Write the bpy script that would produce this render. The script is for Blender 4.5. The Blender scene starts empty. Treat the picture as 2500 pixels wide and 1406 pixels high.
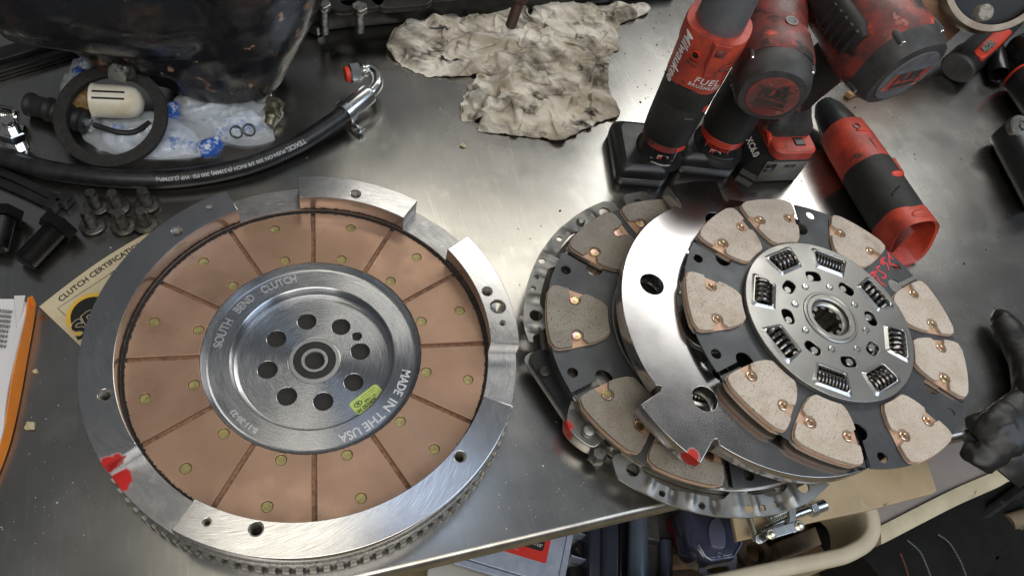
import bpy, bmesh, math, random
import numpy as np
from mathutils import Vector, Matrix, noise as mnoise
C = bpy.context.scene.collection
SC = bpy.context.scene
rnd = random.Random(7)
PI = math.pi
R = math.radians

# ------------------------------------------------------------------ camera
PITCH, ROLL, HC, FPX = 0.98, 0.3091, 0.6764, 1816.6
_cp, _sp, _cr, _sr = math.cos(PITCH), math.sin(PITCH), math.cos(ROLL), math.sin(ROLL)
FW = Vector((0, _cp, -_sp))
_rt, _up = Vector((1, 0, 0)), Vector((0, _sp, _cp))
RT = _cr * _rt + _sr * _up
UP = -_sr * _rt + _cr * _up
EYE = Vector((0, 0, HC))
cam_d = bpy.data.cameras.new('camera')
cam_d.sensor_width = 36.0
cam_d.lens = FPX / 2500 * 36
cam_d.clip_start, cam_d.clip_end = 0.01, 60
cam = bpy.data.objects.new('camera', cam_d)
C.objects.link(cam)
mw = Matrix((RT, UP, -FW)).transposed().to_4x4()
mw.translation = EYE
cam.matrix_world = mw
SC.camera = cam

# ------------------------------------------------------------------ light
w = bpy.data.worlds.new('World')
SC.world = w
w.use_nodes = True
bg = w.node_tree.nodes['Background']
bg.inputs[0].default_value = (0.88, 0.93, 1.0, 1)
bg.inputs[1].default_value = 0.125
SC.view_settings.view_transform = 'Standard'
SC.view_settings.look = 'None'
SC.view_settings.exposure = 0.0
SC.view_settings.gamma = 1.0


def area(name, loc, target, sx, sy, radiance, col):
    l = bpy.data.lights.new(name, 'AREA')
    l.shape = 'RECTANGLE'
    l.size, l.size_y = sx, sy
    l.energy = radiance * PI * sx * sy
    l.color = col
    o = bpy.data.objects.new(name, l)
    o.location = loc
    o.rotation_euler = (Vector(target) - Vector(loc)).to_track_quat('-Z', 'Y').to_euler()
    C.objects.link(o)
    return o


def azel(az, el, d, c=(0.1, 0.45, 0.05)):
    a, e = R(az), R(el)
    return (c[0] + d * math.sin(a) * math.cos(e), c[1] + d * math.cos(a) * math.cos(e), c[2] + d * math.sin(e))


MID = (0.1, 0.45, 0.05)
area('workshop_door_light', azel(20, 39, 2.6), MID, 1.15, 0.62, 6.0, (1.0, 0.985, 0.95))
area('ceiling_light_front', azel(-11, 53, 2.4), MID, 1.1, 0.36, 3.9, (1.0, 0.95, 0.84))
area('ceiling_light_overhead', (-.53, .58, 2.16), (-.12, .13, .05), 0.5, 0.34, 3.4, (1.0, 0.93, 0.78))
area('skylight', (-.10, .87, 2.14), (-.03, .19, .05), 0.42, 0.26, 2.2, (0.62, 0.76, 1.0))
area('fill_light_behind', azel(165, 58, 2.6), MID, 2.0, 1.3, 3.9, (1.0, 0.95, 0.87))  # added fill behind the camera, kept out of the metal's reflections
area('side_window_light', azel(92, 48, 2.4), MID, 1.2, 1.1, 3.8, (0.70, 0.82, 1.0))


# ------------------------------------------------------------------ photo-to-place helpers
def ray(px, py):
    return FW + RT * ((px - 1250) / FPX) - UP * ((py - 703) / FPX)


def P(px, py, z=0.0):
    """point of the horizontal plane at height z seen at a photo pixel"""
    d = ray(px, py)
    return EYE + d * ((z - HC) / d.z)


def PP(px, py, c, n):
    """point of the plane (c, n) seen at a photo pixel"""
    d = ray(px, py)
    return EYE + d * ((Vector(c) - EYE).dot(n) / d.dot(n))


# ------------------------------------------------------------------ object helpers
def link(o, parent=None):
    C.objects.link(o)
    if parent is not None:
        o.parent = parent
    return o


def tag(o, label=None, cat=None, group=None, kind=None):
    if label: o['label'] = label
    if cat: o['category'] = cat
    if group: o['group'] = group
    if kind: o['kind'] = kind
    return o


def thing(name, label, cat, loc=(0, 0, 0), rot=(0, 0, 0), group=None):
    o = bpy.data.objects.new(name, None)
    o.empty_display_size = 0.02
    o.location = loc
    o.rotation_euler = rot
    link(o)
    return tag(o, label, cat, group)


def finish(me, mat, ang=35):
    me.materials.clear()
    me.materials.append(mat)
    me.polygons.foreach_set('use_smooth', [True] * len(me.polygons))
    me.set_sharp_from_angle(angle=R(ang))
    cap = me.attributes.get('cap')
    for p in me.polygons:       # flat faces keep their own normal beside soft edges
        if abs(p.normal.z) > .9998 or (cap and cap.data[p.index].value): p.use_smooth = False
    me.update()
    return me


def mesh_obj(name, me, mat=None, parent=None, ang=35):
    if mat is not None:
        finish(me, mat, ang)
    return link(bpy.data.objects.new(name, me), parent)


def copy_tree(o, parent=None):
    c = o.copy()
    C.objects.link(c)
    if parent is not None:
        c.parent = parent
    for ch in list(o.children):
        copy_tree(ch, c)
    return c


class MB:
    """collects shapes into one mesh"""

    def __init__(s):
        s.v, s.f = [], []
        s.mat = Matrix.Identity(4)

    def add(s, vs, fs):
        b = len(s.v)
        s.v += [s.mat @ Vector(p) for p in vs]
        s.f += [tuple(i + b for i in f) for f in fs]
        return s

    def at(s, loc=(0, 0, 0), rot=(0, 0, 0), scale=(1, 1, 1)):
        from mathutils import Euler
        s.mat = Matrix.LocRotScale(Vector(loc), Euler(rot), Vector(scale))
        return s

    def frame(s, o, z, x=None):
        """local frame at o with +z along z"""
        z = Vector(z).normalized()
        x = Vector(x) if x is not None else (Vector((1, 0, 0)) if abs(z.x) < .9 else Vector((0, 1, 0)))
        x = (x - z * x.dot(z)).normalized()
        y = z.cross(x)
        m = Matrix((x, y, z)).transposed().to_4x4()
        m.translation = Vector(o)
        s.mat = m
        return s

    def lathe(s, prof, n=32, cap=True, a0=0, a1=2 * PI):
        full = abs(a1 - a0 - 2 * PI) < 1e-6
        k = n if full else n + 1
        vs = []
        for r, z in prof:
            for i in range(k):
                a = a0 + (a1 - a0) * i / n
                vs.append((r * math.cos(a), r * math.sin(a), z))
        fs = []
        for j in range(len(prof) - 1):
            for i in range(n):
                i2 = (i + 1) % k
                fs.append((j * k + i, j * k + i2, (j + 1) * k + i2, (j + 1) * k + i))
        if cap and full:
            if prof[0][0] > 1e-6: fs.append(tuple(range(k))[::-1])
            if prof[-1][0] > 1e-6: fs.append(tuple((len(prof) - 1) * k + i for i in range(k)))
        return s.add(vs, fs)

    def cyl(s, r, z0, z1, n=24, b=0.0):
        if b > 0:
            return s.lathe([(r - b, z0), (r, z0 + b), (r, z1 - b), (r - b, z1)], n)
        return s.lathe([(r, z0), (r, z1)], n)

    def hexnut(s, r, z0, z1, b=0.0006):
        return s.lathe([(r - b, z0), (r, z0 + b), (r, z1 - b), (r - b * 2, z1)], 6)

    def box(s, x0, x1, y0, y1, z0, z1, b=0.0):
        if b <= 0:
            vs = [(x, y, z) for z in (z0, z1) for y in (y0, y1) for x in (x0, x1)]
            return s.add(vs, [(0, 2, 3, 1), (4, 5, 7, 6), (0, 1, 5, 4), (2, 6, 7, 3), (0, 4, 6, 2), (1, 3, 7, 5)])
        return s.loft([rrect((x0 + x1) / 2, (y0 + y1) / 2, x1 - x0 - 2 * d, y1 - y0 - 2 * d, max(b - d, b * .2), 4, z)
                       for d, z in ((b, z0), (b * .3, z0 + b * .3), (0, z0 + b), (0, z1 - b), (b * .3, z1 - b * .3), (b, z1))])

    def loft(s, secs, cap=True, closed=True):
        n = len(secs[0])
        vs = [p for q in secs for p in q]
        fs = []
        for j in range(len(secs) - 1):
            for i in range(n if closed else n - 1):
                i2 = (i + 1) % n
                fs.append((j * n + i, j * n + i2, (j + 1) * n + i2, (j + 1) * n + i))
        if cap and closed:
            fs.append(tuple(range(n))[::-1])
            fs.append(tuple((len(secs) - 1) * n + i for i in range(n)))
        return s.add(vs, fs)

    def tube(s, path, r, n=12, cap=True, closed=False):
        path = [Vector(p) for p in path]
        rs = r if isinstance(r, (list, tuple)) else [r] * len(path)
        k = len(path)
        secs = []
        nrm = None
        for i, p in enumerate(path):
            if closed:
                t = path[(i + 1) % k] - path[i - 1]
            else:
                t = path[min(i + 1, k - 1)] - path[max(i - 1, 0)]
            t.normalize()
            if nrm is None:
                a = Vector((0, 0, 1)) if abs(t.z) < .9 else Vector((1, 0, 0))
                nrm = (a - t * a.dot(t)).normalized()
            else:
                nrm = (nrm - t * nrm.dot(t)).normalized()
            b = t.cross(nrm)
            secs.append([p + (nrm * math.cos(2 * PI * j / n) + b * math.sin(2 * PI * j / n)) * rs[i] for j in range(n)])
        if closed: secs.append(secs[0])
        return s.loft(secs, cap and not closed)

    def sphere(s, c, r, n=16, m=8, sc=(1, 1, 1)):
        prof = [(max(r * math.sin(PI * j / m), 1e-7), -r * math.cos(PI * j / m)) for j in range(m + 1)]
        old = s.mat
        s.mat = old @ Matrix.LocRotScale(Vector(c), None, Vector(sc))
        s.lathe(prof, n, cap=False)
        s.mat = old
        return s

    def merge(s, me):
        b = len(s.v)
        s.v += [s.mat @ v.co for v in me.vertices]
        s.f += [tuple(i + b for i in p.vertices) for p in me.polygons]
        return s

    def mesh(s, name):
        me = bpy.data.meshes.new(name)
        me.from_pydata([tuple(p) for p in s.v], [], s.f)
        bm = bmesh.new()
        bm.from_mesh(me)
        bmesh.ops.remove_doubles(bm, verts=bm.verts, dist=1e-6)
        bmesh.ops.recalc_face_normals(bm, faces=bm.faces)
        bm.to_mesh(me)
        bm.free()
        return me

    def build(s, name, mat, parent=None, ang=35):
        return mesh_obj(name, s.mesh(name), mat, parent, ang)


def circ(cx, cy, r, n=24, a0=0.0):
    return [(cx + r * math.cos(a0 + 2 * PI * i / n), cy + r * math.sin(a0 + 2 * PI * i / n)) for i in range(n)]


def rrect(cx, cy, sx, sy, r, k=4, z=None):
    r = min(r, sx / 2, sy / 2)
    o = []
    for qx, qy, a in ((1, 1, 0), (-1, 1, PI / 2), (-1, -1, PI), (1, -1, 1.5 * PI)):
        for i in range(k + 1):
            t = a + PI / 2 * i / k
            x, y = cx + qx * (sx / 2 - r) + r * math.cos(t), cy + qy * (sy / 2 - r) + r * math.sin(t)
            o.append((x, y) if z is None else (x, y, z))
    return o


def polar(r, a):
    return (r * math.cos(a), r * math.sin(a))


def sector(r0, r1, a0, a1, n=24, gap=0.0):
    """ring sector, angles in radians; gap = half width of a parallel-sided groove at both ends"""
    o = []
    for r, d in ((r1, 1), (r0, -1)):
        g = math.asin(gap / r)
        b0, b1 = a0 + g, a1 - g
        q = [polar(r, b0 + (b1 - b0) * i / n) for i in range(n + 1)]
        o += q if d == 1 else q[::-1]
    return o


def plate(contours, z0, z1, bevel=0.0, name='plate', res=1):
    """flat plate with holes (even-odd) between z0 and z1, edges bevelled"""
    cu = bpy.data.curves.new(name, 'CURVE')
    cu.dimensions = '2D'
    cu.fill_mode = 'BOTH'
    for c in contours:
        sp = cu.splines.new('POLY')
        sp.points.add(len(c) - 1)
        for i, p in enumerate(c):
            sp.points[i].co = (p[0], p[1], 0, 1)
        sp.use_cyclic_u = True
    cu.extrude = (z1 - z0) / 2 - bevel
    cu.bevel_depth = bevel
    cu.bevel_resolution = res
    cu.offset = -bevel
    o = bpy.data.objects.new(name, cu)
    me = bpy.data.meshes.new_from_object(o)
    bpy.data.objects.remove(o)
    bpy.data.curves.remove(cu)
    me.transform(Matrix.Translation((0, 0, (z0 + z1) / 2)))
    bm = bmesh.new()
    bm.from_mesh(me)
    bmesh.ops.remove_doubles(bm, verts=bm.verts, dist=1e-6)
    bm.to_mesh(me)
    bm.free()
    at_ = me.attributes.new('cap', 'BOOLEAN', 'FACE')
    at_.data.foreach_set('value', [abs(p.normal.z) > .9998 for p in me.polygons])
    return me


def joined(name, meshes):
    b = MB()
    for m in meshes:
        b.merge(m)
    me = bpy.data.meshes.new(name)
    me.from_pydata([tuple(p) for p in b.v], [], b.f)
    return me


def text_mesh(s, size, thick=0.0002, align='CENTER', shear=0.0, bold=0.0, space=1.0):
    cu = bpy.data.curves.new('lettering', 'FONT')
    cu.body = s
    cu.size = size
    cu.align_x = align
    cu.align_y = 'CENTER'
    cu.extrude = thick / 2
    cu.shear = shear
    cu.offset = bold
    cu.space_character = space
    cu.resolution_u = 3
    o = bpy.data.objects.new('lettering', cu)
    me = bpy.data.meshes.new_from_object(o)
    bpy.data.objects.remove(o)
    bpy.data.curves.remove(cu)
    return me


def map_mesh(me, fn):
    n = len(me.vertices)
    co = np.empty(n * 3)
    me.vertices.foreach_get('co', co)
    co = co.reshape(-1, 3)
    me.vertices.foreach_set('co', np.array([tuple(fn(*p)) for p in co]).ravel())
    me.update()
    return me


def arc_text(s, size, r, a_mid, z, clockwise=True, span=None, **k):
    me = text_mesh(s, size, **k)
    if span:
        xs = [v.co.x for v in me.vertices]
        n = len(s)
        me.transform(Matrix.Scale(span * r * (n - .3) / (n - 1) / (max(xs) - min(xs)), 4, (1, 0, 0)))

    def fn(x, y, t):
        rr = r + y if clockwise else r - y
        a = a_mid - x / r if clockwise else a_mid + x / r
        return (rr * math.cos(a), rr * math.sin(a), z + t)
    return map_mesh(me, fn)


def plane_text(s, size, o, xdir, ndir, **k):
    """lettering laid on a plane: o centre, xdir reading direction, ndir plane normal"""
    x = Vector(xdir).normalized()
    n = Vector(ndir).normalized()
    x = (x - n * x.dot(n)).normalized()
    y = n.cross(x)
    o = Vector(o)
    return map_mesh(text_mesh(s, size, **k), lambda a, b, t: o + x * a + y * b + n * t)


def catmull(pts, n=8, closed=False):
    pts = [Vector(p) for p in pts]
    k = len(pts)
    out = []
    for i in range(k if closed else k - 1):
        if closed:
            p0, p1, p2, p3 = pts[i - 1], pts[i], pts[(i + 1) % k], pts[(i + 2) % k]
        else:
            p0, p1, p2, p3 = pts[max(i - 1, 0)], pts[i], pts[i + 1], pts[min(i + 2, k - 1)]
        for j in range(n):
            t = j / n
            out.append(0.5 * ((2 * p1) + (-p0 + p2) * t + (2 * p0 - 5 * p1 + 4 * p2 - p3) * t * t + (-p0 + 3 * p1 - 3 * p2 + p3) * t ** 3))
    if not closed: out.append(pts[-1])
    return out


def fbm(p, oct=4):
    return mnoise.fractal(Vector(p), 1.0, 2.0, oct)


def ridge(p, oct=4):
    v, a, s = 0.0, 1.0, 0.0
    p = Vector(p)
    for _ in range(oct):
        v += a * (1 - abs(mnoise.noise(p)) * 2)
        s += a
        a *= .5
        p = p * 2.07 + Vector((3.1, 1.7, 5.3))
    return v / s


# ------------------------------------------------------------------ materials
def mat(name, col, rough=0.5, metal=0.0, col2=None, vscale=60, lo=.45, hi=.6, spots=(), rvar=0.0, rscale=40, bump=0.0, bscale=200,
        aniso=0.0, radial=False, stretch=None, spec=None, coat=0.0, crease=None, trans=0.0, alpha=1.0, emit=None, rand=False, ior=None, detail=4, sheen=0):
    """procedural surface: base colour, optional blotches of col2 and further spot layers [(colour, scale, lo, hi)]"""
    m = bpy.data.materials.new(name)
    m.use_nodes = True
    nt = m.node_tree
    N, L = nt.nodes, nt.links
    b = N['Principled BSDF']
    tc = N.new('ShaderNodeTexCoord')
    co = tc.outputs['Object']
    if rand:
        oi = N.new('ShaderNodeObjectInfo')
        ml = N.new('ShaderNodeMath'); ml.operation = 'MULTIPLY'; ml.inputs[1].default_value = 7.3
        L.new(oi.outputs['Random'], ml.inputs[0])
        va = N.new('ShaderNodeVectorMath'); va.operation = 'ADD'
        L.new(co, va.inputs[0]); L.new(ml.outputs[0], va.inputs[1])
        co = va.outputs[0]
    co0 = co
    if stretch:
        mp = N.new('ShaderNodeMapping'); mp.inputs['Scale'].default_value = stretch[:3]
        if len(stretch) > 3: mp.inputs['Rotation'].default_value = (0, 0, stretch[3])
        L.new(co, mp.inputs[0]); co = mp.outputs[0]

    def nz(scale, lo, hi, c=None, det=detail):
        n = N.new('ShaderNodeTexNoise'); n.inputs['Scale'].default_value = scale; n.inputs['Detail'].default_value = det
        n.inputs['Roughness'].default_value = .62
        L.new(c or co, n.inputs['Vector'])
        r = N.new('ShaderNodeMapRange'); r.inputs[1].default_value = lo; r.inputs[2].default_value = hi
        L.new(n.outputs['Fac'], r.inputs[0])
        return r.outputs[0], n.outputs['Fac']
    cur = None
    layers = ([(col2, vscale, lo, hi)] if col2 else []) + list(spots)
    for c2, sc, l, h in layers:
        fac, _ = nz(sc, l, h)
        mx = N.new('ShaderNodeMix'); mx.data_type = 'RGBA'
        L.new(fac, mx.inputs[0])
        if cur is None: mx.inputs[6].default_value = (*col, 1)
        else: L.new(cur, mx.inputs[6])
        mx.inputs[7].default_value = (*c2, 1)
        cur = mx.outputs[2]
    if cur is None: b.inputs['Base Color'].default_value = (*col, 1)
    else: L.new(cur, b.inputs['Base Color'])
    b.inputs['Metallic'].default_value = metal
    b.inputs['Roughness'].default_value = rough
    if rvar:
        _, f = nz(rscale, 0, 1)
        r = N.new('ShaderNodeMapRange'); r.inputs[1].default_value = .3; r.inputs[2].default_value = .7
        r.inputs[3].default_value = max(.02, rough - rvar); r.inputs[4].default_value = min(1, rough + rvar)
        L.new(f, r.inputs[0]); L.new(r.outputs[0], b.inputs['Roughness'])
    if bump:
        _, f = nz(bscale, 0, 1)
        bp = N.new('ShaderNodeBump'); bp.inputs['Strength'].default_value = bump; bp.inputs['Distance'].default_value = .001
        L.new(f, bp.inputs['Height']); L.new(bp.outputs[0], b.inputs['Normal'])
    if crease:
        n = N.new('ShaderNodeTexNoise'); n.noise_type = 'RIDGED_MULTIFRACTAL'; n.inputs['Scale'].default_value = crease[0]; n.inputs['Detail'].default_value = 3
        n.inputs['Distortion'].default_value = 1.2
        L.new(co0, n.inputs['Vector'])
        bp = N.new('ShaderNodeBump'); bp.inputs['Strength'].default_value = crease[1]; bp.inputs['Distance'].default_value = crease[2]
        L.new(n.outputs['Fac'], bp.inputs['Height'])
        if b.inputs['Normal'].links: L.new(b.inputs['Normal'].links[0].from_socket, bp.inputs['Normal'])
        L.new(bp.outputs[0], b.inputs['Normal'])
    if aniso:
        b.inputs['Anisotropic'].default_value = aniso
    if radial:
        tg = N.new('ShaderNodeTangent'); tg.direction_type = 'RADIAL'; tg.axis = 'Z'
        L.new(tg.outputs[0], b.inputs['Tangent'])
    if spec is not None: b.inputs['Specular IOR Level'].default_value = spec
    if coat: b.inputs['Coat Weight'].default_value = coat; b.inputs['Coat Roughness'].default_value = .15
    if trans: b.inputs['Transmission Weight'].default_value = trans
    if ior: b.inputs['IOR'].default_value = ior
    if sheen: b.inputs['Sheen Weight'].default_value = sheen
    b.inputs['Alpha'].default_value = alpha
    m['bsdf'] = b.name
    return m


def nodes_of(m):
    return m.node_tree.nodes, m.node_tree.links, m.node_tree.nodes['Principled BSDF']


def polar_brush(m, fa, fr, bump=.15, dist=.0003, swirl=0.0, colmix=0.0):
    """fine machining marks laid out round the object's own axis"""
    N, L, b = nodes_of(m)
    tc = N.new('ShaderNodeTexCoord')
    sx = N.new('ShaderNodeSeparateXYZ'); L.new(tc.outputs['Object'], sx.inputs[0])
    at = N.new('ShaderNodeMath'); at.operation = 'ARCTAN2'; L.new(sx.outputs[1], at.inputs[0]); L.new(sx.outputs[0], at.inputs[1])
    cx = N.new('ShaderNodeCombineXYZ'); L.new(sx.outputs[0], cx.inputs[0]); L.new(sx.outputs[1], cx.inputs[1])
    ln = N.new('ShaderNodeVectorMath'); ln.operation = 'LENGTH'; L.new(cx.outputs[0], ln.inputs[0])
    ra = N.new('ShaderNodeMath'); ra.operation = 'MULTIPLY_ADD'; L.new(ln.outputs['Value'], ra.inputs[0]); ra.inputs[1].default_value = swirl; L.new(at.outputs[0], ra.inputs[2])
    ma = N.new('ShaderNodeMath'); ma.operation = 'MULTIPLY'; L.new(ra.outputs[0], ma.inputs[0]); ma.inputs[1].default_value = fa
    mr = N.new('ShaderNodeMath'); mr.operation = 'MULTIPLY'; L.new(ln.outputs['Value'], mr.inputs[0]); mr.inputs[1].default_value = fr
    cc = N.new('ShaderNodeCombineXYZ'); L.new(ma.outputs[0], cc.inputs[0]); L.new(mr.outputs[0], cc.inputs[1])
    nz = N.new('ShaderNodeTexNoise'); nz.inputs['Scale'].default_value = 1; nz.inputs['Detail'].default_value = 3
    L.new(cc.outputs[0], nz.inputs['Vector'])
    bp = N.new('ShaderNodeBump'); bp.inputs['Strength'].default_value = bump; bp.inputs['Distance'].default_value = dist
    L.new(nz.outputs['Fac'], bp.inputs['Height'])
    if b.inputs['Normal'].links:
        L.new(b.inputs['Normal'].links[0].from_socket, bp.inputs['Normal'])
    L.new(bp.outputs[0], b.inputs['Normal'])
    r = N.new('ShaderNodeMapRange'); r.inputs[1].default_value = .35; r.inputs[2].default_value = .65
    r0 = b.inputs['Roughness'].default_value
    r.inputs[3].default_value = r0 * .7; r.inputs[4].default_value = r0 * 1.4
    L.new(nz.outputs['Fac'], r.inputs[0])
    if not b.inputs['Roughness'].links: L.new(r.outputs[0], b.inputs['Roughness'])
    return m


def add_stain(m, center, rad, colr, noise_amp, nscale, metal0=True):
    """a blot of paint with a ragged edge at a place of the object"""
    N, L, b = nodes_of(m)
    tc = N.new('ShaderNodeTexCoord')
    nz = N.new('ShaderNodeTexNoise'); nz.inputs['Scale'].default_value = nscale; L.new(tc.outputs['Object'], nz.inputs[0])
    ds = N.new('ShaderNodeVectorMath'); ds.operation = 'DISTANCE'; L.new(tc.outputs['Object'], ds.inputs[0]); ds.inputs[1].default_value = center
    ma = N.new('ShaderNodeMath'); ma.operation = 'MULTIPLY_ADD'; L.new(nz.outputs['Fac'], ma.inputs[0]); ma.inputs[1].default_value = noise_amp; L.new(ds.outputs['Value'], ma.inputs[2])
    r = N.new('ShaderNodeMapRange'); L.new(ma.outputs[0], r.inputs[0])
    r.inputs[1].default_value = rad + noise_amp * .5; r.inputs[2].default_value = rad + noise_amp * .5 - .0024
    for sock, val in (('Base Color', (*colr, 1)), ('Metallic', 0.0), ('Roughness', .42)):
        s = b.inputs[sock]
        mx = N.new('ShaderNodeMix'); mx.data_type = 'RGBA' if sock == 'Base Color' else 'FLOAT'
        i, o = (6, 7) if sock == 'Base Color' else (2, 3)
        if s.links: L.new(s.links[0].from_socket, mx.inputs[i])
        else: mx.inputs[i].default_value = s.default_value
        mx.inputs[o].default_value = val
        L.new(r.outputs[0], mx.inputs[0])
        L.new(mx.outputs[2 if sock == 'Base Color' else 0], s)
    return m


M = {}
M['table'] = mat('worn_stainless_steel', (.46, .45, .425), .25, 1.0, (.37, .36, .335), 6, .35, .7,
                 spots=[((.31, .30, .28), 2.6, .52, .75), ((.54, .53, .50), 18, .58, .8)], rvar=.06, rscale=7)


def table_scratches(m):
    N, L, b = nodes_of(m)
    tc = N.new('ShaderNodeTexCoord')
    prev = None
    cur = b.inputs['Base Color'].links[0].from_socket
    for ang, sc, st, lo in ((.12, (340, 16, 1), .035, .56), (1.25, (420, 9, 1), .05, .64), (2.3, (260, 12, 1), .05, .66), (.62, (800, 7, 1), .05, .70), (2.85, (900, 9, 1), .05, .71), (1.75, (700, 6, 1), .05, .71), (.30, (1000, 12, 1), .05, .72)):
        mp = N.new('ShaderNodeMapping'); mp.inputs['Rotation'].default_value = (0, 0, ang); mp.inputs['Scale'].default_value = sc
        L.new(tc.outputs['Object'], mp.inputs[0])
        nz = N.new('ShaderNodeTexNoise'); nz.inputs['Scale'].default_value = 1; nz.inputs['Detail'].default_value = 3
        L.new(mp.outputs[0], nz.inputs[0])
        r = N.new('ShaderNodeMapRange'); r.inputs[1].default_value = lo; r.inputs[2].default_value = lo + .12
        L.new(nz.outputs['Fac'], r.inputs[0])
        bp = N.new('ShaderNodeBump'); bp.inputs['Strength'].default_value = st * .3; bp.inputs['Distance'].default_value = .0001
        L.new(r.outputs[0], bp.inputs['Height'])
        if prev: L.new(prev, bp.inputs['Normal'])
        prev = bp.outputs[0]
        mx = N.new('ShaderNodeMix'); mx.data_type = 'RGBA'
        ml = N.new('ShaderNodeMath'); ml.operation = 'MULTIPLY'; ml.inputs[1].default_value = .15 if lo < .68 else .55; L.new(r.outputs[0], ml.inputs[0])
        L.new(ml.outputs[0], mx.inputs[0]); L.new(cur, mx.inputs[6]); mx.inputs[7].default_value = (.70, .69, .65, 1) if ang != 1.25 else (.26, .25, .23, 1)
        cur = mx.outputs[2]
    L.new(cur, b.inputs['Base Color'])


table_scratches(M['table'])
M['edge'] = mat('worn_edge_steel', (.55, .53, .48), .3, 1.0, (.4, .38, .34), 30, .4, .6)
M['machined'] = polar_brush(mat('machined_steel', (.53, .53, .535), .19, 1.0, (.46, .46, .47), 18, .4, .65,
                                spots=[((.20, .19, .18), 55, .71, .73)], aniso=.35, radial=True), 240, 120, .06, .0003, swirl=14)
add_stain(M['machined'], (.191 * math.cos(R(-122.8)), .191 * math.sin(R(-122.8)), .044), .0125, (.50, .012, .008), .014, 90)
M['turned'] = polar_brush(mat('turned_steel', (.48, .49, .505), .25, 1.0, (.42, .43, .45), 20, .4, .6, aniso=.85, radial=True), 3, 2600, .06, .0002)
M['turned'].node_tree.nodes['Principled BSDF'].inputs['Anisotropic Rotation'].default_value = .25
M['letter'] = mat('stamped_letter_steel', (.72, .72, .74), .35, 1.0)
M['copper'] = mat('sintered_copper', (.42, .265, .18), .36, .55, (.345, .21, .14), 13, .36, .70,
                  spots=[((.20, .13, .095), 17, .62, .84), ((.49, .30, .21), 9, .5, .75), ((.55, .37, .27), 260, .70, .74)], rvar=.1, rscale=30, bump=.06, bscale=900, rand=True)
polar_brush(M['copper'], 5, 700, .05, .0002)
M['copper_dark'] = mat('groove_copper', (.36, .2, .125), .6, .6, (.2, .12, .08), 260, .45, .6, bump=.5, bscale=1500)
M['black_rough'] = mat('black_edge', (.018, .016, .015), .7, 0, (.06, .045, .035), 500, .5, .62, bump=.6, bscale=900)
M['brass'] = mat('brass_rivet', (.42, .36, .155), .45, .55, (.30, .25, .10), 260, .4, .6, bump=.15, bscale=800, rand=True)
M['rubber'] = mat('black_rubber', (.012, .012, .012), .55, 0, (.02, .02, .02), 80, .4, .6)
M['hole'] = mat('shaded_hole_steel', (.035, .033, .03), .6, .5)  # near-black colour paints the shade inside holes and recesses
M['thread'] = mat('thread_steel', (.45, .43, .38), .35, 1.0)
M['sticker'] = mat('lime_sticker', (.52, .66, .16), .5, 0, (.46, .6, .14), 120, .4, .6)
M['ink'] = mat('black_ink', (.012, .012, .012), .5)
M['white_ink'] = mat('white_ink', (.75, .75, .72), .5)
M['red_ink'] = mat('red_print', (.72, .03, .02), .45)
M['gear'] = mat('gear_steel', (.33, .32, .29), .4, .95, (.2, .19, .17), 90, .4, .65)
M['plate_dark'] = mat('grey_phosphate_steel', (.105, .108, .112), .42, .5, (.07, .073, .078), 16, .4, .65,
                      spots=[((.17, .18, .18), 30, .62, .8)], rvar=.08, rscale=30)
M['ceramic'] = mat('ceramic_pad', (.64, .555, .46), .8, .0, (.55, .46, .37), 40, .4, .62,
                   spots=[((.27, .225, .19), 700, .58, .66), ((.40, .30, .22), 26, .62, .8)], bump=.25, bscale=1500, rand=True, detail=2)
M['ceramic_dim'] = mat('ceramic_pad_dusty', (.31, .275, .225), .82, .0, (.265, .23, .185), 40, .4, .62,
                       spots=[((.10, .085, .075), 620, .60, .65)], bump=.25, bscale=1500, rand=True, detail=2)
M['pad_copper'] = mat('bright_copper_tab', (.66, .43, .31), .5, .4, (.56, .36, .22), 60, .4, .6)
M['gold'] = mat('gold_zinc_rivet', (.42, .35, .17), .45, 1.0, (.78, .45, .30), 120, .45, .55, rand=True)
M['pale_zinc'] = mat('pale_zinc_rim', (.85, .80, .62), .25, 1.0)
M['iris'] = mat('iridescent_rivet_head', (.82, .52, .42), .26, 1.0, (.80, .70, .28), 110, .42, .55, spots=[((.80, .5, .58), 90, .5, .6)], rand=True)
M['satin'] = mat('satin_pressed_steel', (.44, .43, .40), .36, 1.0, (.39, .38, .355), 14, .4, .6, rvar=.05, rscale=30)
M['satin_hi'] = mat('burnished_steel', (.56, .56, .54), .3, 1.0)
M['spring'] = mat('blued_spring_steel', (.20, .185, .17), .24, 1.0)
M['zinc'] = mat('zinc_plated_steel', (.66, .69, .69), .24, 1.0, (.56, .58, .56), 60, .4, .6)
M['floater'] = mat('ground_steel', (.50, .485, .475), .19, 1.0, (.45, .435, .43), 10, .4, .65,
                   spots=[((.40, .37, .36), 26, .66, .8)], rvar=.04, rscale=20)
add_stain(M['floater'], (.189 * math.cos(R(-111)), .189 * math.sin(R(-111)), -.006), .0100, (.50, .015, .01), .006, 90)
M['cover'] = mat('stamped_cover_steel', (.33, .325, .305), .43, .9, (.26, .255, .235), 30, .4, .65, spots=[((.17, .16, .14), 60, .66, .74)], rvar=.06)
M['black_strap'] = mat('black_spring_strap', (.016, .016, .018), .3, .3)
M['cast'] = mat('oily_cast_iron', (.05, .048, .044), .45, .7, (.03, .028, .026), 40, .4, .6)
M['red_paint'] = mat('red_paint', (.55, .012, .008), .4)

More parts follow.
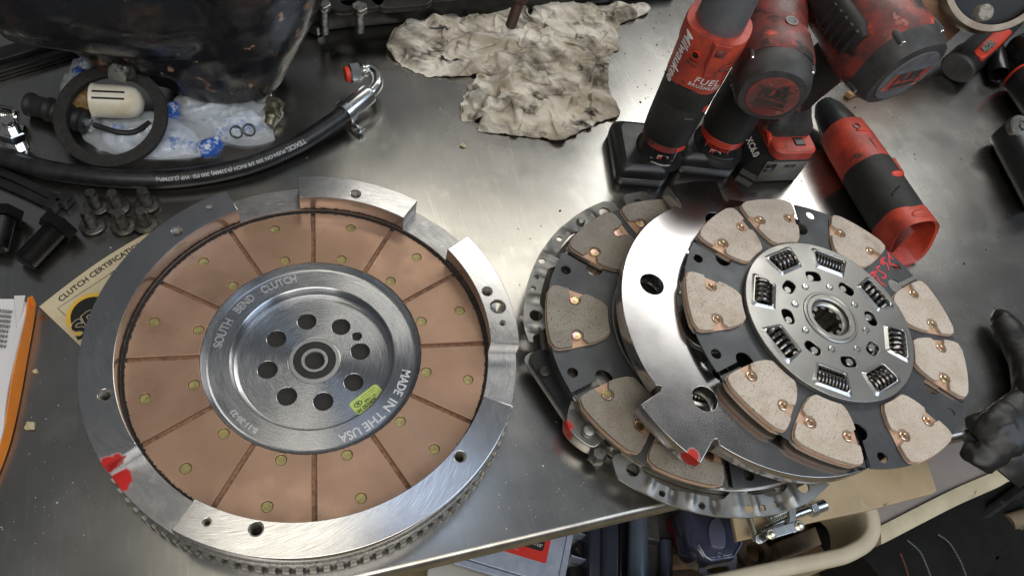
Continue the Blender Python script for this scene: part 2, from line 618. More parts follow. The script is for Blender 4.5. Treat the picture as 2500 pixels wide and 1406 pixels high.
# ------------------------------------------------------------------ workbench
TA = math.atan2(.346, .602)
tdir = Vector((math.cos(TA), math.sin(TA), 0))
tnor = Vector((-math.sin(TA), math.cos(TA), 0))
E0 = Vector((-.042, .128, 0))
bench = thing('workbench', 'stainless steel workbench top with a folded front edge, worn and scratched', 'workbench', E0, (0, 0, TA))
b = MB()
b.box(-1.6, 1.7, .0035, 1.6, -.0035, 0)
top = b.build('tabletop', M['table'], bench)
b = MB()
pr_ = [(.0035, 0)] + [(.0035 - .0055 * math.sin(a), -.0055 + .0055 * math.cos(a)) for a in [PI / 2 * i / 6 for i in range(1, 7)]] + [(-.002, -.021), (.006, -.021), (.006, -.0202)]
b.loft([[(x, y, z) for y, z in pr_] for x in (-1.6, 1.7)], cap=False, closed=False)
b.build('folded_edge', M['edge'], bench, 60)

# ------------------------------------------------------------------ flywheel
FC = Vector((-.1614, .2990, 0))
fly = thing('flywheel', 'large flywheel with a copper friction face, steel rim and toothed ring gear', 'flywheel', FC)
# rim with four raised lugs
lugs = [(79.2, 117.4), (18.5, 59.0), (-100.2, -.8), (138.6, 236.6)]
lug_holes = [(98.4, .1765, .0052), (145.7, .1832, .0027), (158.4, .178, .0052), (38.1, .176, .0052), (31.8, .1808, .0078), (25.8, .181, .0028),
             (-21.5, .1750, .0052), (217.8, .1752, .0052), (-93.9, .179, .0031), (-81.5, .1742, .0056)]
M['milled'] = polar_brush(mat('milled_steel', (.45, .45, .45), .34, 1.0, (.36, .36, .365), 60, .4, .6, spots=[((.56, .56, .56), 90, .58, .7)]), 90, 420, .12, .0003, swirl=-60)
add_stain(M['milled'], (.192 * math.cos(R(-120.2)), .192 * math.sin(R(-120.2)), .030), .0105, (.50, .012, .008), .013, 90)
mesh_obj('rim', plate([circ(0, 0, .1948, 180), circ(0, 0, .1668, 180)], .0135, .0290, .0004), M['milled'], fly)
for a0, a1 in lugs:
    hs = []
    for a, r, hr in lug_holes:
        if a0 < a < a1:
            hs.append(circ(*polar(r, R(a)), hr, 28))
    mid, half = R((a0 + a1) / 2), R((a1 - a0) / 2)
    mesh_obj('lug', plate([sector(.1668, .195, mid - half, mid + half, max(16, int((a1 - a0) / 1.5)))] + hs, .0282, .0495, .0005), M['machined'], fly)
for a, r, hr in lug_holes:
    b = MB(); bt = MB()
    x, y = polar(r, R(a))
    bt.at((x, y, 0))
    if hr > .007:   # dowel hole with a conical floor
        bt.lathe([(hr - .0002, .049), (hr - .0003, .044), (.0005, .0385)], 28, cap=False)
    else:
        k = 9
        bt.lathe([(hr + .0008, .0497), (hr - .0001, .0485)] + [(hr - (.0008 if i % 2 else .0001), .0485 - .00085 * i) for i in range(1, 2 * k)], 24, cap=False)
        b.at((x, y, 0)).lathe([(hr, .0335), (0.0003, .032)], 20, cap=False)
    ho_ = bt.build('dowel_hole' if hr > .007 else 'threaded_hole', M['thread'], fly)
    if b.v: b.build('hole_floor', M['hole'], ho_)
# smear of rust pen above one hole
# ring gear
NT = 112
ct = []
for i in range(NT):
    for fr, rr in ((-.36, .1915), (-.24, .1974), (.24, .1974), (.36, .1915)):
        ct.append(polar(rr, 2 * PI * (i + fr) / NT))
mesh_obj('ring_gear', plate([ct, circ(0, 0, .186, 120)], .0008, .0132, .0003, res=0), M['gear'], fly)
# friction ring
fr_ = mesh_obj('friction_ring', plate([circ(0, 0, .1650, 180), circ(0, 0, .1012, 120)], .0165, .0222, .0003), M['copper_dark'], fly)
jr = random.Random(3)
jag_out = [polar(.1662 - (.0012 * jr.random() if i % 2 else .0004 * jr.random()), 2 * PI * i / 620) for i in range(620)]
mesh_obj('black_lip', plate([circ(0, 0, .1672, 180), circ(0, 0, .1636, 180)], .0168, .0232, 0), M['black_rough'], fr_)  # black ring filling the gap between copper and rim
g0 = R(113.08)
sb_ = math.radians(15)


def jag_sector():
    n = 70
    o = []
    for r, d in ((.1648, 1), (.1014, -1)):
        g = math.asin(.0022 / r)
        q = []
        for i in range(n + 1):
            j = (-.0005 * jr.random() - (.0009 if jr.random() < .22 else 0)) * (1 if d == 1 else -.5)
            q.append(polar(r + j, -sb_ + g + (2 * sb_ - 2 * g) * i / n))
        o += q if d == 1 else q[::-1]
    # rough sides of the groove
    return o


RV = [(.1493, R(.0)), (.1083, R(.0))]
seg_m = [finish(plate([jag_sector()] + [circ(*polar(r, a), .0050, 18) for r, a in RV], .0218, .0250, .0004), M['copper'], 30) for _ in range(3)]
rv_m = finish(MB().lathe([(.0048, .0215), (.0048, .0236), (.0044, .0240), (.0025, .0239), (.0001, .0237)], 18, cap=False).mesh('rivet'), M['brass'])
for k in range(12):
    a = g0 - R(15 + 30 * k)
    s_ = link(bpy.data.objects.new('friction_segment', seg_m[k % 3]), fr_)
    s_.rotation_euler = (0, 0, a)
    for r, aa in RV:
        o = link(bpy.data.objects.new('rivet', rv_m), fr_)
        o.location = (*polar(r, a + aa), 0)
        o.rotation_euler = (0, 0, rnd.random() * 6)
# hub: turned face, recess and drilled floor
hz, fz = .0176, .0058
hub = MB().lathe([(.1013, .0175), (.1012, .0244), (.1006, .0232), (.0994, .0212), (.0972, hz + .0004), (.0955, hz), (.0768, hz), (.0757, hz - .0008),
                  (.0752, fz + .0035), (.0740, fz + .0012), (.0718, fz + .0002), (.0700, fz - .0001), (.0690, fz - .002)], 128, cap=False).build('hub', M['turned'], fly, 28)
ba = [122.8 + 45 * k for k in range(8)]
floor_c = [circ(0, 0, .0712, 120), circ(0, 0, .0247, 60)] + [circ(*polar(.0443, R(a)), .0091, 28) for a in ba] + [circ(*polar(.0478, R(54)), .0047, 20)]
hf = mesh_obj('hub_floor', plate(floor_c, fz - .0075, fz, .0005), M['turned'], fly, 28)
b = MB().lathe([(.0247, fz - .006), (.0247, fz + .0002), (.0239, fz + .0004), (.0203, fz + .0004), (.0200, fz - .0008)], 48, cap=False)
b.lathe([(.0130, fz - .0008), (.0127, fz + .0004), (.0100, fz + .0004), (.0092, fz - .0004), (.0092, fz - .0075)], 40, cap=False)
brg = b.build('pilot_bearing', M['satin_hi'], fly)
MB().lathe([(.0201, fz - .0008), (.0196, fz - .0003), (.0134, fz - .0003), (.0128, fz - .0009)], 48, cap=False).build('seal', M['rubber'], brg)
# dark disc under the hub, painted as the shade inside its holes
MB().lathe([(.073, .0012), (.0001, .0011)], 48, cap=False).build('hole_shade_disc', M['hole'], fly)
tt = [arc_text(t_, sz_, .0888, R(m_), hz, span=R(sp_), bold=.0002, thick=.0004)
      for t_, sz_, m_, sp_ in (('SOUTH', .0118, 184.6, 17.2), ('BEND', .0118, 161, 12), ('CLUTCH', .0118, 135.7, 20.4), ('MADE', .0122, .4, 14.1), ('IN', .0122, -16.3, 4.6),
                               ('THE', .0122, -30.5, 10.5), ('USA', .0122, -46.3, 9.8), ('8-11-30-23', .0072, -111, 18.7))]
mesh_obj('stamped_lettering', joined('stamped_lettering', tt[:3]), M['letter'], fly)
mesh_obj('stamped_lettering', joined('stamped_lettering', tt[3:7]), M['letter'], fly)
mesh_obj('stamped_date', tt[7], M['letter'], fly)
# lime sticker on the floor of the hub
sc_ = P(897, 975, fz) - FC
sx_ = (P(935, 947, fz) - P(862, 1003, fz)); sx_.z = 0
ang_ = math.atan2(sx_.y, sx_.x)
st = mesh_obj('sticker', plate([rrect(0, 0, .0335, .0158, .0035, 5)], 0, .00025), M['sticker'], fly)
st.location = (sc_.x, sc_.y, fz + .0001); st.rotation_euler = (0, 0, ang_)
t1 = text_mesh('W 003409', .0052, .0001, 'LEFT', bold=.00012); t1.transform(Matrix.Translation((-.0155, -.0044, .0003)))
t2 = text_mesh('SPEC 1.6', .0034, .0001, 'LEFT', bold=.0001); t2.transform(Matrix.Translation((-.0035, -.0004, .0003)))
t3 = text_mesh('This mfr. certifies that', .0019, .0001, 'LEFT'); t3.transform(Matrix.Translation((-.0035, .0055, .0003)))
t4 = text_mesh('this product meets', .0019, .0001, 'LEFT'); t4.transform(Matrix.Translation((-.0035, .0032, .0003)))
el = plate([[(-.0095 + .0045 * math.cos(a), .0020 + .0028 * math.sin(a)) for a in np.linspace(0, 2 * PI, 24, endpoint=False)],
            [(-.0095 + .0036 * math.cos(a), .0020 + .0020 * math.sin(a)) for a in np.linspace(0, 2 * PI, 24, endpoint=False)]], .0003, .0004)
t5 = text_mesh('SFI', .0026, .0001, bold=.00025); t5.transform(Matrix.Translation((-.0095, .0020, .0003)))
mesh_obj('print', joined('print', [t1, t2, t3, t4, el, t5]), M['ink'], st)

# ------------------------------------------------------------------ clutch stack
PADS = [150, 120, 29.6, -.2, -90.6, -119.8, 74.6, -45.6, -164.8]
SLOTS = [45, 105, 165, -135, -75, -15]


def carrier_contours(Rd):
    o = []
    sl = sorted([a % 360 for a in SLOTS])
    w_ = .0022
    for i, a in enumerate(sl):
        a2 = sl[(i + 1) % 6] + (360 if i == 5 else 0)
        A, B = R(a), R(a2)
        g = math.asin(w_ / Rd)
        for k in range(41):
            o.append(polar(Rd, A + g + (B - A - 2 * g) * k / 40))
        # slot at B running inwards to a keyhole
        kr, kc = .0088, Rd * .775
        ex = Vector((math.cos(B), math.sin(B))); ey = Vector((-ex.y, ex.x))
        st_ = math.asin(w_ / kr)
        for k in range(21):
            t = st_ + (2 * PI - 2 * st_) * k / 20
            q = ex * (kc + kr * math.cos(t)) - ey * (kr * math.sin(t)) * 1.15
            o.append((q.x, q.y))
    holes = []
    for s, h in ((165, 172.8), (105, 97.1), (45, 52.6), (-15, -22.6), (-75, -67.6), (-135, -142.2)):
        holes.append(circ(*polar(Rd * .931, R(h)), .0054, 22))
    return [o] + holes


def pad_outline(Rd, notch=True, grow=0.0):
    """rounded pad with two rivet bays; symmetric about +x"""
    r0, r1 = Rd * .622 - grow, Rd * 1.004 + grow
    key = []
    # corners of the pad (radius, angle)
    cs = [(r1, 10.6), (Rd * .93, 13.4), (Rd * .885, 13.3)]
    hw = lambda r: math.radians(12.9) if r > Rd * .72 else math.radians(12.9 - 4.2 * (Rd * .72 - r) / (Rd * .1))
    pts = []
    for k in range(13):                       # outer arc, from - to +
        pts.append(polar(r1 - (.0016 if k in (0, 12) else 0), R(-11.4 + 22.8 * k / 12)))
    side = [(Rd * .985 + grow, 12.5), (Rd * .955 + grow, 13.2), (Rd * .9, 13.3)]
    if notch:
        side += [(Rd * .880, 13.2), (Rd * .876, 12.2)]
        rv, av, nr = Rd * .834, 8.5, .0066
        c = Vector(polar(rv, R(av)))
        for k in range(13):
            t = R(av) + R(38) - R(256) * k / 12       # bay round the rivet, opening to the side
            q = c + Vector((math.cos(t), math.sin(t))) * nr
            side.append((q.length, math.degrees(math.atan2(q.y, q.x))))
        side += [(Rd * .788, 11.6), (Rd * .776, 12.8)]
    side += [(Rd * .74, 12.6), (Rd * .70, 11.8), (Rd * .66 - grow, 10.6), (Rd * .632 - grow, 8.8)]
    g = math.degrees(grow / Rd)
    if notch:   # bay points come out from outer to inner already
        pass
    pts += [polar(r, R(a + g)) for r, a in side]
    for k in range(9):
        pts.append(polar(r0, R(7.4 - 14.8 * k / 8)))
    pts += [polar(r, R(-a - g)) for r, a in side[::-1]]
    return pts


def coil(L_, r, wr, turns, n=14, seg=8):
    path = []
    N_ = int(turns * n)
    for i in range(N_ + 1):
        t = 2 * PI * i / n
        path.append((-L_ / 2 + L_ * i / N_, r * math.cos(t), r * math.sin(t)))
    return MB().tube(path, wr, seg)


def window_outline(rm, w_, h_, k=5):
    """rounded four-sided spring window centred at radius rm on +x (tangential length w_, radial height h_)"""
    o = []
    for x, y in rrect(0, 0, h_, w_, .0035, k):
        o.append((rm + x + (-.16 * abs(y) * abs(y) / (w_ / 2)), y * (1 + x / rm * .8)))
    return o


def make_disc(name, label, cat, group, Rd, ceramic, hollow, loc, n, spin=0.0, marks=False):
    n = Vector(n).normalized()
    e1 = (Vector((1, 0, 0)) - n * n.x).normalized()
    e2 = n.cross(e1)
    m = Matrix((e1, e2, n)).transposed().to_4x4()
    m = m @ Matrix.Rotation(spin, 4, 'Z')
    m.translation = Vector(loc)
    t = thing(name, label, cat, group=group)
    t.matrix_world = m
    inner = circ(0, 0, Rd * .50, 90)
    mesh_obj('carrier_plate', plate(carrier_contours(Rd) + [inner], -.0008, .0008, .0002), M['plate_dark'], t)
    mesh_obj('damper_plate', plate([circ(0, 0, Rd * .57, 90), circ(0, 0, Rd * .15, 40)], -.0125, -.0100, .0004), M['hole'], t)
    bk = finish(plate([pad_outline(Rd, False, .0007)], .0008, .0020, .0003), M['pad_copper'])
    ln = finish(plate([pad_outline(Rd)], .0019, .0056, .0006, res=2), ceramic, 40)
    rbk = finish(plate([pad_outline(Rd, False, .0005)], -.0020, -.0008, .0003), M['pad_copper'])
    rln = finish(plate([pad_outline(Rd, False)], -.0056, -.0019, .0005), ceramic, 40)
    if hollow:
        rim_m = finish(MB().lathe([(.0042, .0019), (.0044, .0036), (.0040, .0044), (.0033, .0046), (.0029, .0042)], 20, cap=False).mesh('rivet'), M['pale_zinc'])
        cup_m = finish(MB().lathe([(.0030, .0043), (.0025, .0034), (.0020, .0018), (.0001, .0014)], 18, cap=False).mesh('rivet_bore'), M['gold'])
    else:
        rim_m = finish(MB().lathe([(.0050, .0019), (.0052, .0033), (.0048, .0040), (.0044, .0041), (.0041, .0038), (.0001, .0039)], 22, cap=False).mesh('rivet'), M['iris'])
        cup_m = None
    for a in PADS:
        pd = link(bpy.data.objects.new('friction_pad', ln), t); pd.rotation_euler = (0, 0, R(a))
        o = link(bpy.data.objects.new('copper_backing', bk), pd)
        for s in (1, -1):
            rv = link(bpy.data.objects.new('rivet', rim_m), pd)
            rv.location = (*polar(Rd * .834, R(8.5 * s)), 0)
            rv.rotation_euler = (rnd.uniform(-.04, .04), rnd.uniform(-.04, .04), rnd.random() * 6)
            if cup_m:
                cp_ = link(bpy.data.objects.new('rivet_bore', cup_m), pd)
                cp_.location = rv.location
        rp = link(bpy.data.objects.new('friction_pad', rln), t); rp.rotation_euler = (0, 0, R(a))
        link(bpy.data.objects.new('copper_backing', rbk), rp)
    # spring cover with windows
    rc = Rd * .60
    con = [circ(0, 0, rc, 160), circ(0, 0, Rd * .158, 60)]
    wins = []
    rm = Rd * .487
    for k in range(8):
        a = R(45 * k + .5)
        wo = window_outline(rm, .0325, .0205)
        co, si = math.cos(a), math.sin(a)
        con.append([(x * co - y * si, x * si + y * co) for x, y in wo])
        sl = rrect(Rd * .322, 0, .0122, .0176, .0052, 4)
        a2 = R(45 * k + 22.3)
        co2, si2 = math.cos(a2), math.sin(a2)
        con.append([(x * co2 - y * si2, x * si2 + y * co2) for x, y in sl])
    cov_ = mesh_obj('spring_cover', joined('spring_cover', [plate(con, .0058, .0082, .0006, res=2)]), M['satin'], t)
    b = MB().lathe([(rc - .0003, .0062), (rc - .0008, .0020), (rc - .0025, -.0006)], 120, cap=False)
    b.build('cover_skirt', M['satin'], cov_)
    fo = window_outline(rm, .0348, .0232)
    fi = window_outline(rm, .0318, .0196)
    fr = MB()
    nn = len(fo)
    secs = []
    mid_ = [((x0 + x1) / 2, (y0 + y1) / 2) for (x0, y0), (x1, y1) in zip(fo, fi)]
    out2 = window_outline(rm, .0385, .0272)
    secs = [[(x, y, .0082) for x, y in out2], [(x, y, .0094) for x, y in fo], [(x, y, .0100) for x, y in mid_], [(x, y, .0094) for x, y in fi], [(x, y, .0050) for x, y in fi]]
    fr_me = finish(fr.loft(secs, cap=False).mesh('window_frame'), M['satin_hi'], 60)
    sp_a = finish(coil(.0315, .0082, .0022, 5.2).mesh('spring'), M['spring'])
    sp_b = finish(coil(.0305, .0078, .0015, 8.6).mesh('spring'), M['spring'])
    pin_m = finish(MB().cyl(.0043, -.008, .0064, 20, .0008).mesh('stop_pin'), M['satin'])
    rv2 = finish(MB().lathe([(.0040, .0080), (.0040, .0088), (.0034, .0096), (.0018, .0098), (.0001, .0096)], 16, cap=False).mesh('rivet'), M['zinc'])
    for k in range(8):
        a = R(45 * k + .5)
        f_ = link(bpy.data.objects.new('window_frame', fr_me), cov_); f_.rotation_euler = (0, 0, a)
        s_ = link(bpy.data.objects.new('spring', sp_b if k in (2, 6) else sp_a), t)
        s_.location = (*polar(rm - .0006, a), .0022)
        s_.rotation_euler = (0, 0, a + PI / 2)
        a2 = R(45 * k + 22.3)
        p_ = link(bpy.data.objects.new('stop_pin', pin_m), t)
        p_.location = (*polar(Rd * .318, a2 + R(3.2)), 0)
        r_ = link(bpy.data.objects.new('rivet', rv2), cov_)
        r_.location = (*polar(Rd * .254, R(45 * k + .8)), 0)
    # splined hub
    hr = Rd * .2
    hb = MB().lathe([(Rd * .158, .004), (hr, .0060), (hr, .0072), (hr - .0012, .0092), (hr - .0022, .0096), (hr - .0036, .0096), (hr - .0044, .0088), (hr - .0052, .0096),
                     (Rd * .142, .0096), (Rd * .134, .0088), (Rd * .131, .0050), (Rd * .118, .0030), (Rd * .112, .0026), (Rd * .110, -.004)], 72, cap=False)
    h_ = hb.build('hub', M['satin'], t, 30)
    sp_ = []
    nt = 10
    for i in range(nt):
        for f_, rr in ((-.5, .110), (-.27, .110), (-.23, .088), (.23, .088), (.27, .110)):
            sp_.append(polar(Rd * rr, 2 * PI * (i + f_) / nt))
    mesh_obj('splines', plate([circ(0, 0, Rd * .122, 60), sp_], -.028, .0022, .0003, res=0), M['gear'], h_)
    return t


UN = Vector((.077, .0522, 1)).normalized()
UC = Vector((.3199, .4837, .0735))
LC = Vector((.2036, .4494, .042))
PN = Vector((.065, .045, 1)).normalized()
PC = Vector((.2639, .4633, .0704))
up_disc = make_disc('clutch_disc', 'clutch disc on top of the stack, spring hub and pale pads in full view', 'clutch disc', 'clutch friction discs', .1579, M['ceramic'], True, UC, UN)
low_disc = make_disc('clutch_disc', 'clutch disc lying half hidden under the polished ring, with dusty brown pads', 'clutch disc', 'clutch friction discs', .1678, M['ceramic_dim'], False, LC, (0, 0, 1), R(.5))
# red pen marks on the top disc
UMI = up_disc.matrix_world.inverted()
b = MB()


def pen(pts, wd=.0011):
    pth = catmull([UMI @ PP(px, py, UC + UN * .0008, UN) for px, py in pts], 4)
    o = []
    for i, p in enumerate(pth):
        tt_ = (pth[min(i + 1, len(pth) - 1)] - pth[max(i - 1, 0)]).normalized()
        sd = Vector((-tt_.y, tt_.x, 0)) * wd * (.6 + .5 * abs(math.sin(i * .9 + len(pts))))
        o.append([p + sd + Vector((0, 0, .0001)), p - sd + Vector((0, 0, .0001)), p - sd + Vector((0, 0, .0004)), p + sd + Vector((0, 0, .0004))])
    b.loft(o)


zz = lambda x, y: (1700 + x / 3.124, 450 + y / 3.124)
for st_ in ([(1505, 610), (1480, 612), (1470, 590), (1462, 520)], [(1500, 575), (1470, 545)],
            [(1467, 655), (1448, 600), (1410, 610), (1412, 570), (1440, 560)], [(1420, 560), (1425, 600)],
            [(1400, 625), (1372, 640), (1400, 665), (1440, 690), (1435, 715), (1410, 712)],
            [(1375, 665), (1350, 680), (1355, 705)], [(1350, 665), (1325, 690), (1320, 705), (1345, 710), (1360, 690), (1385, 720)], [(1378, 715), (1400, 745), (1445, 775)]):
    pen([zz(x, y) for x, y in st_])
b.build('pen_marks', mat('pink_red_pen', (.75, .06, .07), .5), up_disc)

# intermediate plate
Rp = .1628
fl = thing('floater_plate', 'polished steel ring plate with square lugs and round holes, between the two clutch discs', 'pressure plate', PC)
e1 = (Vector((1, 0, 0)) - PN * PN.x).normalized()
fm = Matrix((e1, PN.cross(e1), PN)).transposed().to_4x4(); fm.translation = PC
fl.matrix_world = fm
out = []
lug_sp = [(-7.5, 13.5), (113.5, 134.7), (-130.5, -108.2)]
a = -20.0


def lug_pts(a0, a1):
    q = []
    for k in range(7):   # undercut fillet
        t = k / 6
        q.append(polar(Rp - .0042 * math.sin(PI * t), R(a0 - 2.2 + 2.2 * t)))
    q += [polar(Rp * 1.165, R(a0 + .3 + (a1 - a0 - .6) * k / 12)) for k in range(13)]
    for k in range(7):
        t = k / 6
        q.append(polar(Rp - .0042 * math.sin(PI * t), R(a1 + 2.2 * t)))
    return q


ls = sorted(lug_sp)
for i, (a0, a1) in enumerate(ls):
    out += lug_pts(a0, a1)
    nx = ls[(i + 1) % 3][0] + (360 if i == 2 else 0)
    out += [polar(Rp, R(a1 + 3 + (nx - a1 - 6) * k / 60)) for k in range(61)]
hs = [circ(*polar(Rp * .805, R(a)), .0124, 40) for a in (-177, -118.5, -59, 3, 63, 123)]
mesh_obj('ring_plate', plate([out, circ(0, 0, Rp * .635, 140)] + hs, -.0165, 0, .0006, res=2), M['floater'], fl)

# clutch cover (pressure plate assembly) underneath
CC = Vector((.2068, .4515, 0))
cv = thing('clutch_cover', 'stamped steel clutch cover with holed wavy rim, underneath the stack and overhanging the bench edge', 'clutch cover', CC)
ch = [(137.4, .1780, .0068), (148.0, .1838, -.0042), (159.8, .1848, .0030), (171.6, .1868, .0034), (178.5, .1855, .0026), (183.1, .1855, .0027), (193.3, .1795, .0065),
      (-105.7, .1772, .0062), (-95.4, .185, .0030), (-83.5, .185, .0031), (-69.4, .185, .0037), (-64.8, .185, .0028), (-60.2, .184, .0030), (-48.8, .1775, .0062), (122.8, .1715, .0055), (-53, .178, .0)]
ribs = [(143, 1.6, .0030), (151.8, 2.2, -.0028), (156.2, 1.4, .003), (164, 2.2, -.0034), (168.5, 1.5, .0026), (176, 1.3, -.0028), (187, 1.5, .0032), (198, 1.5, -.003),
        (-99.5, 1.5, .0034), (-92.2, 1.3, -.0032), (-87, 1.5, .0034), (-79.3, 1.4, -.0036), (-73, 2.2, .0028), (-67, 1.3, .003), (-58, 1.5, -.0034), (-54.5, 1.6, .003)]


def cover_arc(a0, a1, inner, outer, name, parent, zoff=.030, step=.25, thick=.0026):
    n = int((a1 - a0) / step)
    m_ = 16
    vs, fs = [], []
    for i in range(n + 1):
        a = a0 + (a1 - a0) * i / n
        ri, ro = inner(a), outer(a)
        for j in range(m_ + 1):
            r = ri + (ro - ri) * j / m_
            vs.append([a, r])
    keep = []
    arr = np.array(vs)
    xy = np.stack([arr[:, 1] * np.cos(np.radians(arr[:, 0])), arr[:, 1] * np.sin(np.radians(arr[:, 0]))], 1)
    dead = np.zeros(len(arr), bool)
    for ha, hr, rr in ch:
        if rr <= 0: continue
        c = np.array(polar(hr, R(ha)))
        d = np.linalg.norm(xy - c, axis=1)
        inn = d < rr * .80
        dead |= inn
        near = (~inn) & (d < rr * 1.18)
        if near.any():
            xy[near] = c + (xy[near] - c) / d[near][:, None] * np.maximum(rr, rr + (d[near] - rr * .80)[:, None] * .47)
    zz_ = np.full(len(arr), zoff)
    for ra, rw, rh in ribs:
        dd = (arr[:, 0] - ra + 180) % 360 - 180
        zz_ += rh * np.exp(-(dd / rw) ** 2) * np.clip((.1945 - arr[:, 1]) / .012, 0.25, 1)
    for hd_, r0_, s_ in ((139.5, .18, 1), ):
        pass
    for ha, hr, rr in ch:
        if rr < 0:
            d = np.linalg.norm(xy - np.array(polar(hr, R(ha))), axis=1)
            zz_ += .0022 * np.clip((-rr - d) / .0012, 0, 1)
    rim_ = (arr[:, 1] - .1) * 0
    for i in range(n):
        for j in range(m_):
            q = (i * (m_ + 1) + j, (i + 1) * (m_ + 1) + j, (i + 1) * (m_ + 1) + j + 1, i * (m_ + 1) + j + 1)
            if not any(dead[k] for k in q): fs.append(q)
    me = bpy.data.meshes.new(name)
    me.from_pydata([(x, y, z) for (x, y), z in zip(xy, zz_)], [], fs)
    bm = bmesh.new(); bm.from_mesh(me)
    bmesh.ops.delete(bm, geom=[v for v in bm.verts if not v.link_faces], context='VERTS')
    bmesh.ops.recalc_face_normals(bm, faces=bm.faces)
    if sum(f.normal.z for f in bm.faces) < 0: bmesh.ops.reverse_faces(bm, faces=bm.faces)
    bmesh.ops.solidify(bm, geom=bm.faces[:], thickness=thick)
    bm.to_mesh(me); bm.free()
    return mesh_obj(name, me, M['cover'], parent, 40)


def lobes(base, ls_):
    return lambda a: base - sum(h * math.exp(-(((a - c + 180) % 360 - 180) / w_) ** 4) for c, w_, h in ls_)


cover_arc(131.5, 203, lobes(.1785, [(136.5, 4.5, .0115), (147, 5, .003), (168, 4.5, .0095), (181, 8, .002), (194.5, 5, .0095), (202.5, 3, -.006)]),
          lambda a: .1926 - (.0035 * max(0, (a - 196) / 7) ** 1.2) - (.006 * max(0, (135 - a) / 3.5) if a < 135 else 0), 'rim', cv)
cover_arc(-112.5, -40.5, lambda a: lobes(.1765, [(-107.5, 5, .0085), (-82, 4, .0015), (-71.5, 4.2, .0085), (-64.5, 2.5, .004), (-49, 6, .009)])(a) + .0125 * min(1, max(0, (a + 45) / 4.5)),
          lambda a: .1926 - (.012 * max(0, (-108 - a) / 4.5) ** 1.1 if a < -108 else 0) - (.0035 * max(0, (a + 50) / 9) if a > -50 else 0), 'rim', cv)
# tab behind, half hidden
b = MB().loft([[(x, y, z) for x, y in rrect(0, 0, .030, .020, .006, 4)] for z in (.0315, .0345)])
# skirt below the rim and the casting
b2 = MB().lathe([(.1665, .012), (.1705, .0245), (.1765, .0285)], 140, cap=False, a0=R(128), a1=R(206))
b2.lathe([(.1665, .012), (.1705, .0245), (.1765, .0285)], 140, cap=False, a0=R(-114), a1=R(-40))
b2.lathe([(.150, .0004), (.166, .002), (.168, .013), (.150, .0132)], 160, cap=False)
b2.build('skirt', M['cover'], cv)
MB().lathe([(.1, .014), (.1690, .014), (.1700, .0155), (.1700, .0310), (.1690, .0335), (.1650, .0342), (.1, .0345)], 180, cap=False).build('pressure_ring', polar_brush(mat('pressure_ring_steel', (.50, .47, .41), .3, 1.0, (.3, .28, .25), 40, .4, .65), 3, 900, .1), cv)
ear = MB()
ear.frame(CC * 0 + Vector((*polar(.178, R(122.8)), .033)), (0, 0, 1), (-math.sin(R(122.8)), math.cos(R(122.8)), 0))
em = plate([rrect(0, .0, .034, .026, .008, 5), circ(.001, .002, .0056, 20)], -.0014, .0014, .0004)
em.transform(ear.mat)
e_ = mesh_obj('ear', em, M['cover'], cv)
ear2 = MB(); ear2.mat = ear.mat
ear2.at((*polar(.178, R(121.8)), 0)).cyl(.0049, .020, .0335, 20, .0006).build('rivet', M['cast'], cv)
# drive strap, its rivets and the spring-clip between the two rim arcs
sp = [(1, -148.3, .1815), (1, -128, .1875)]
pA, pB = P(1330, 890, .026) - CC, P(1395, 985, .026) - CC
d_ = (pB - pA).normalized()
sm = plate([rrect(0, 0, (pB - pA).length + .034, .0235, .009, 6)], -.0011, .0011, .0004)
mm = MB().frame((pA + pB) / 2, (0, 0, 1), d_).mat
sm.transform(mm)
mesh_obj('drive_strap', sm, M['black_strap'], cv)
sm2 = plate([rrect(0, 0, (pB - pA).length + .040, .020, .009, 6)], -.0011, .0011, .0004)
sm2.transform(Matrix.Translation((-.003, -.0035, -.006)) @ mm)
mesh_obj('drive_strap', sm2, M['cover'], cv)
for px, py, z, r in ((1329, 906, .0272, .0066), (1437, 1051, .0330, .0062), (1418, 541, .0322, .0042), (1570, 505, .0332, .0052)):
    q = P(px, py, z) - CC
    MB().at((q.x, q.y, 0)).lathe([(r * 1.12, z - .002), (r * 1.12, z - .0006), (r, z), (r * .92, z + .0022), (r * .7, z + .0030), (.0001, z + .0031)], 24, cap=False).build('rivet', M['cast'] if px < 1400 else M['cover'], cv)
# lug of the pressure ring with the red mark
lp = [P(x, y, .030) - CC for x, y in ((1394, 975), (1420, 950), (1470, 1010), (1490, 1045), (1470, 1078), (1440, 1090), (1385, 1040))]
pl = plate([[(p.x, p.y) for p in catmull(lp, 5, True)]], .012, .0300, .0012, res=2)
mc = mat('lug_steel', (.40, .385, .35), .34, 1.0, (.3, .29, .26), 40, .4, .6)
q = P(1390, 1045, .024) - CC
add_stain(mc, (q.x - .003, q.y - .001, .0215), .0115, (.50, .015, .01), .004, 80)
mesh_obj('casting_lug', pl, mc, cv)
for (px, py, rx) in ((1462, 1108, .0085), (1540, 508, .005), (1895, 1190, .006), (1915, 1182, .006)):
    q = P(px, py, .024) - CC
    MB().at((q.x, q.y, .014), (0, 0, rnd.random())).lathe([(rx, 0), (rx, .009), (rx * .7, .0125), (.0001, .0128)], 7, cap=False).build('balance_plug', M['gear'], cv)

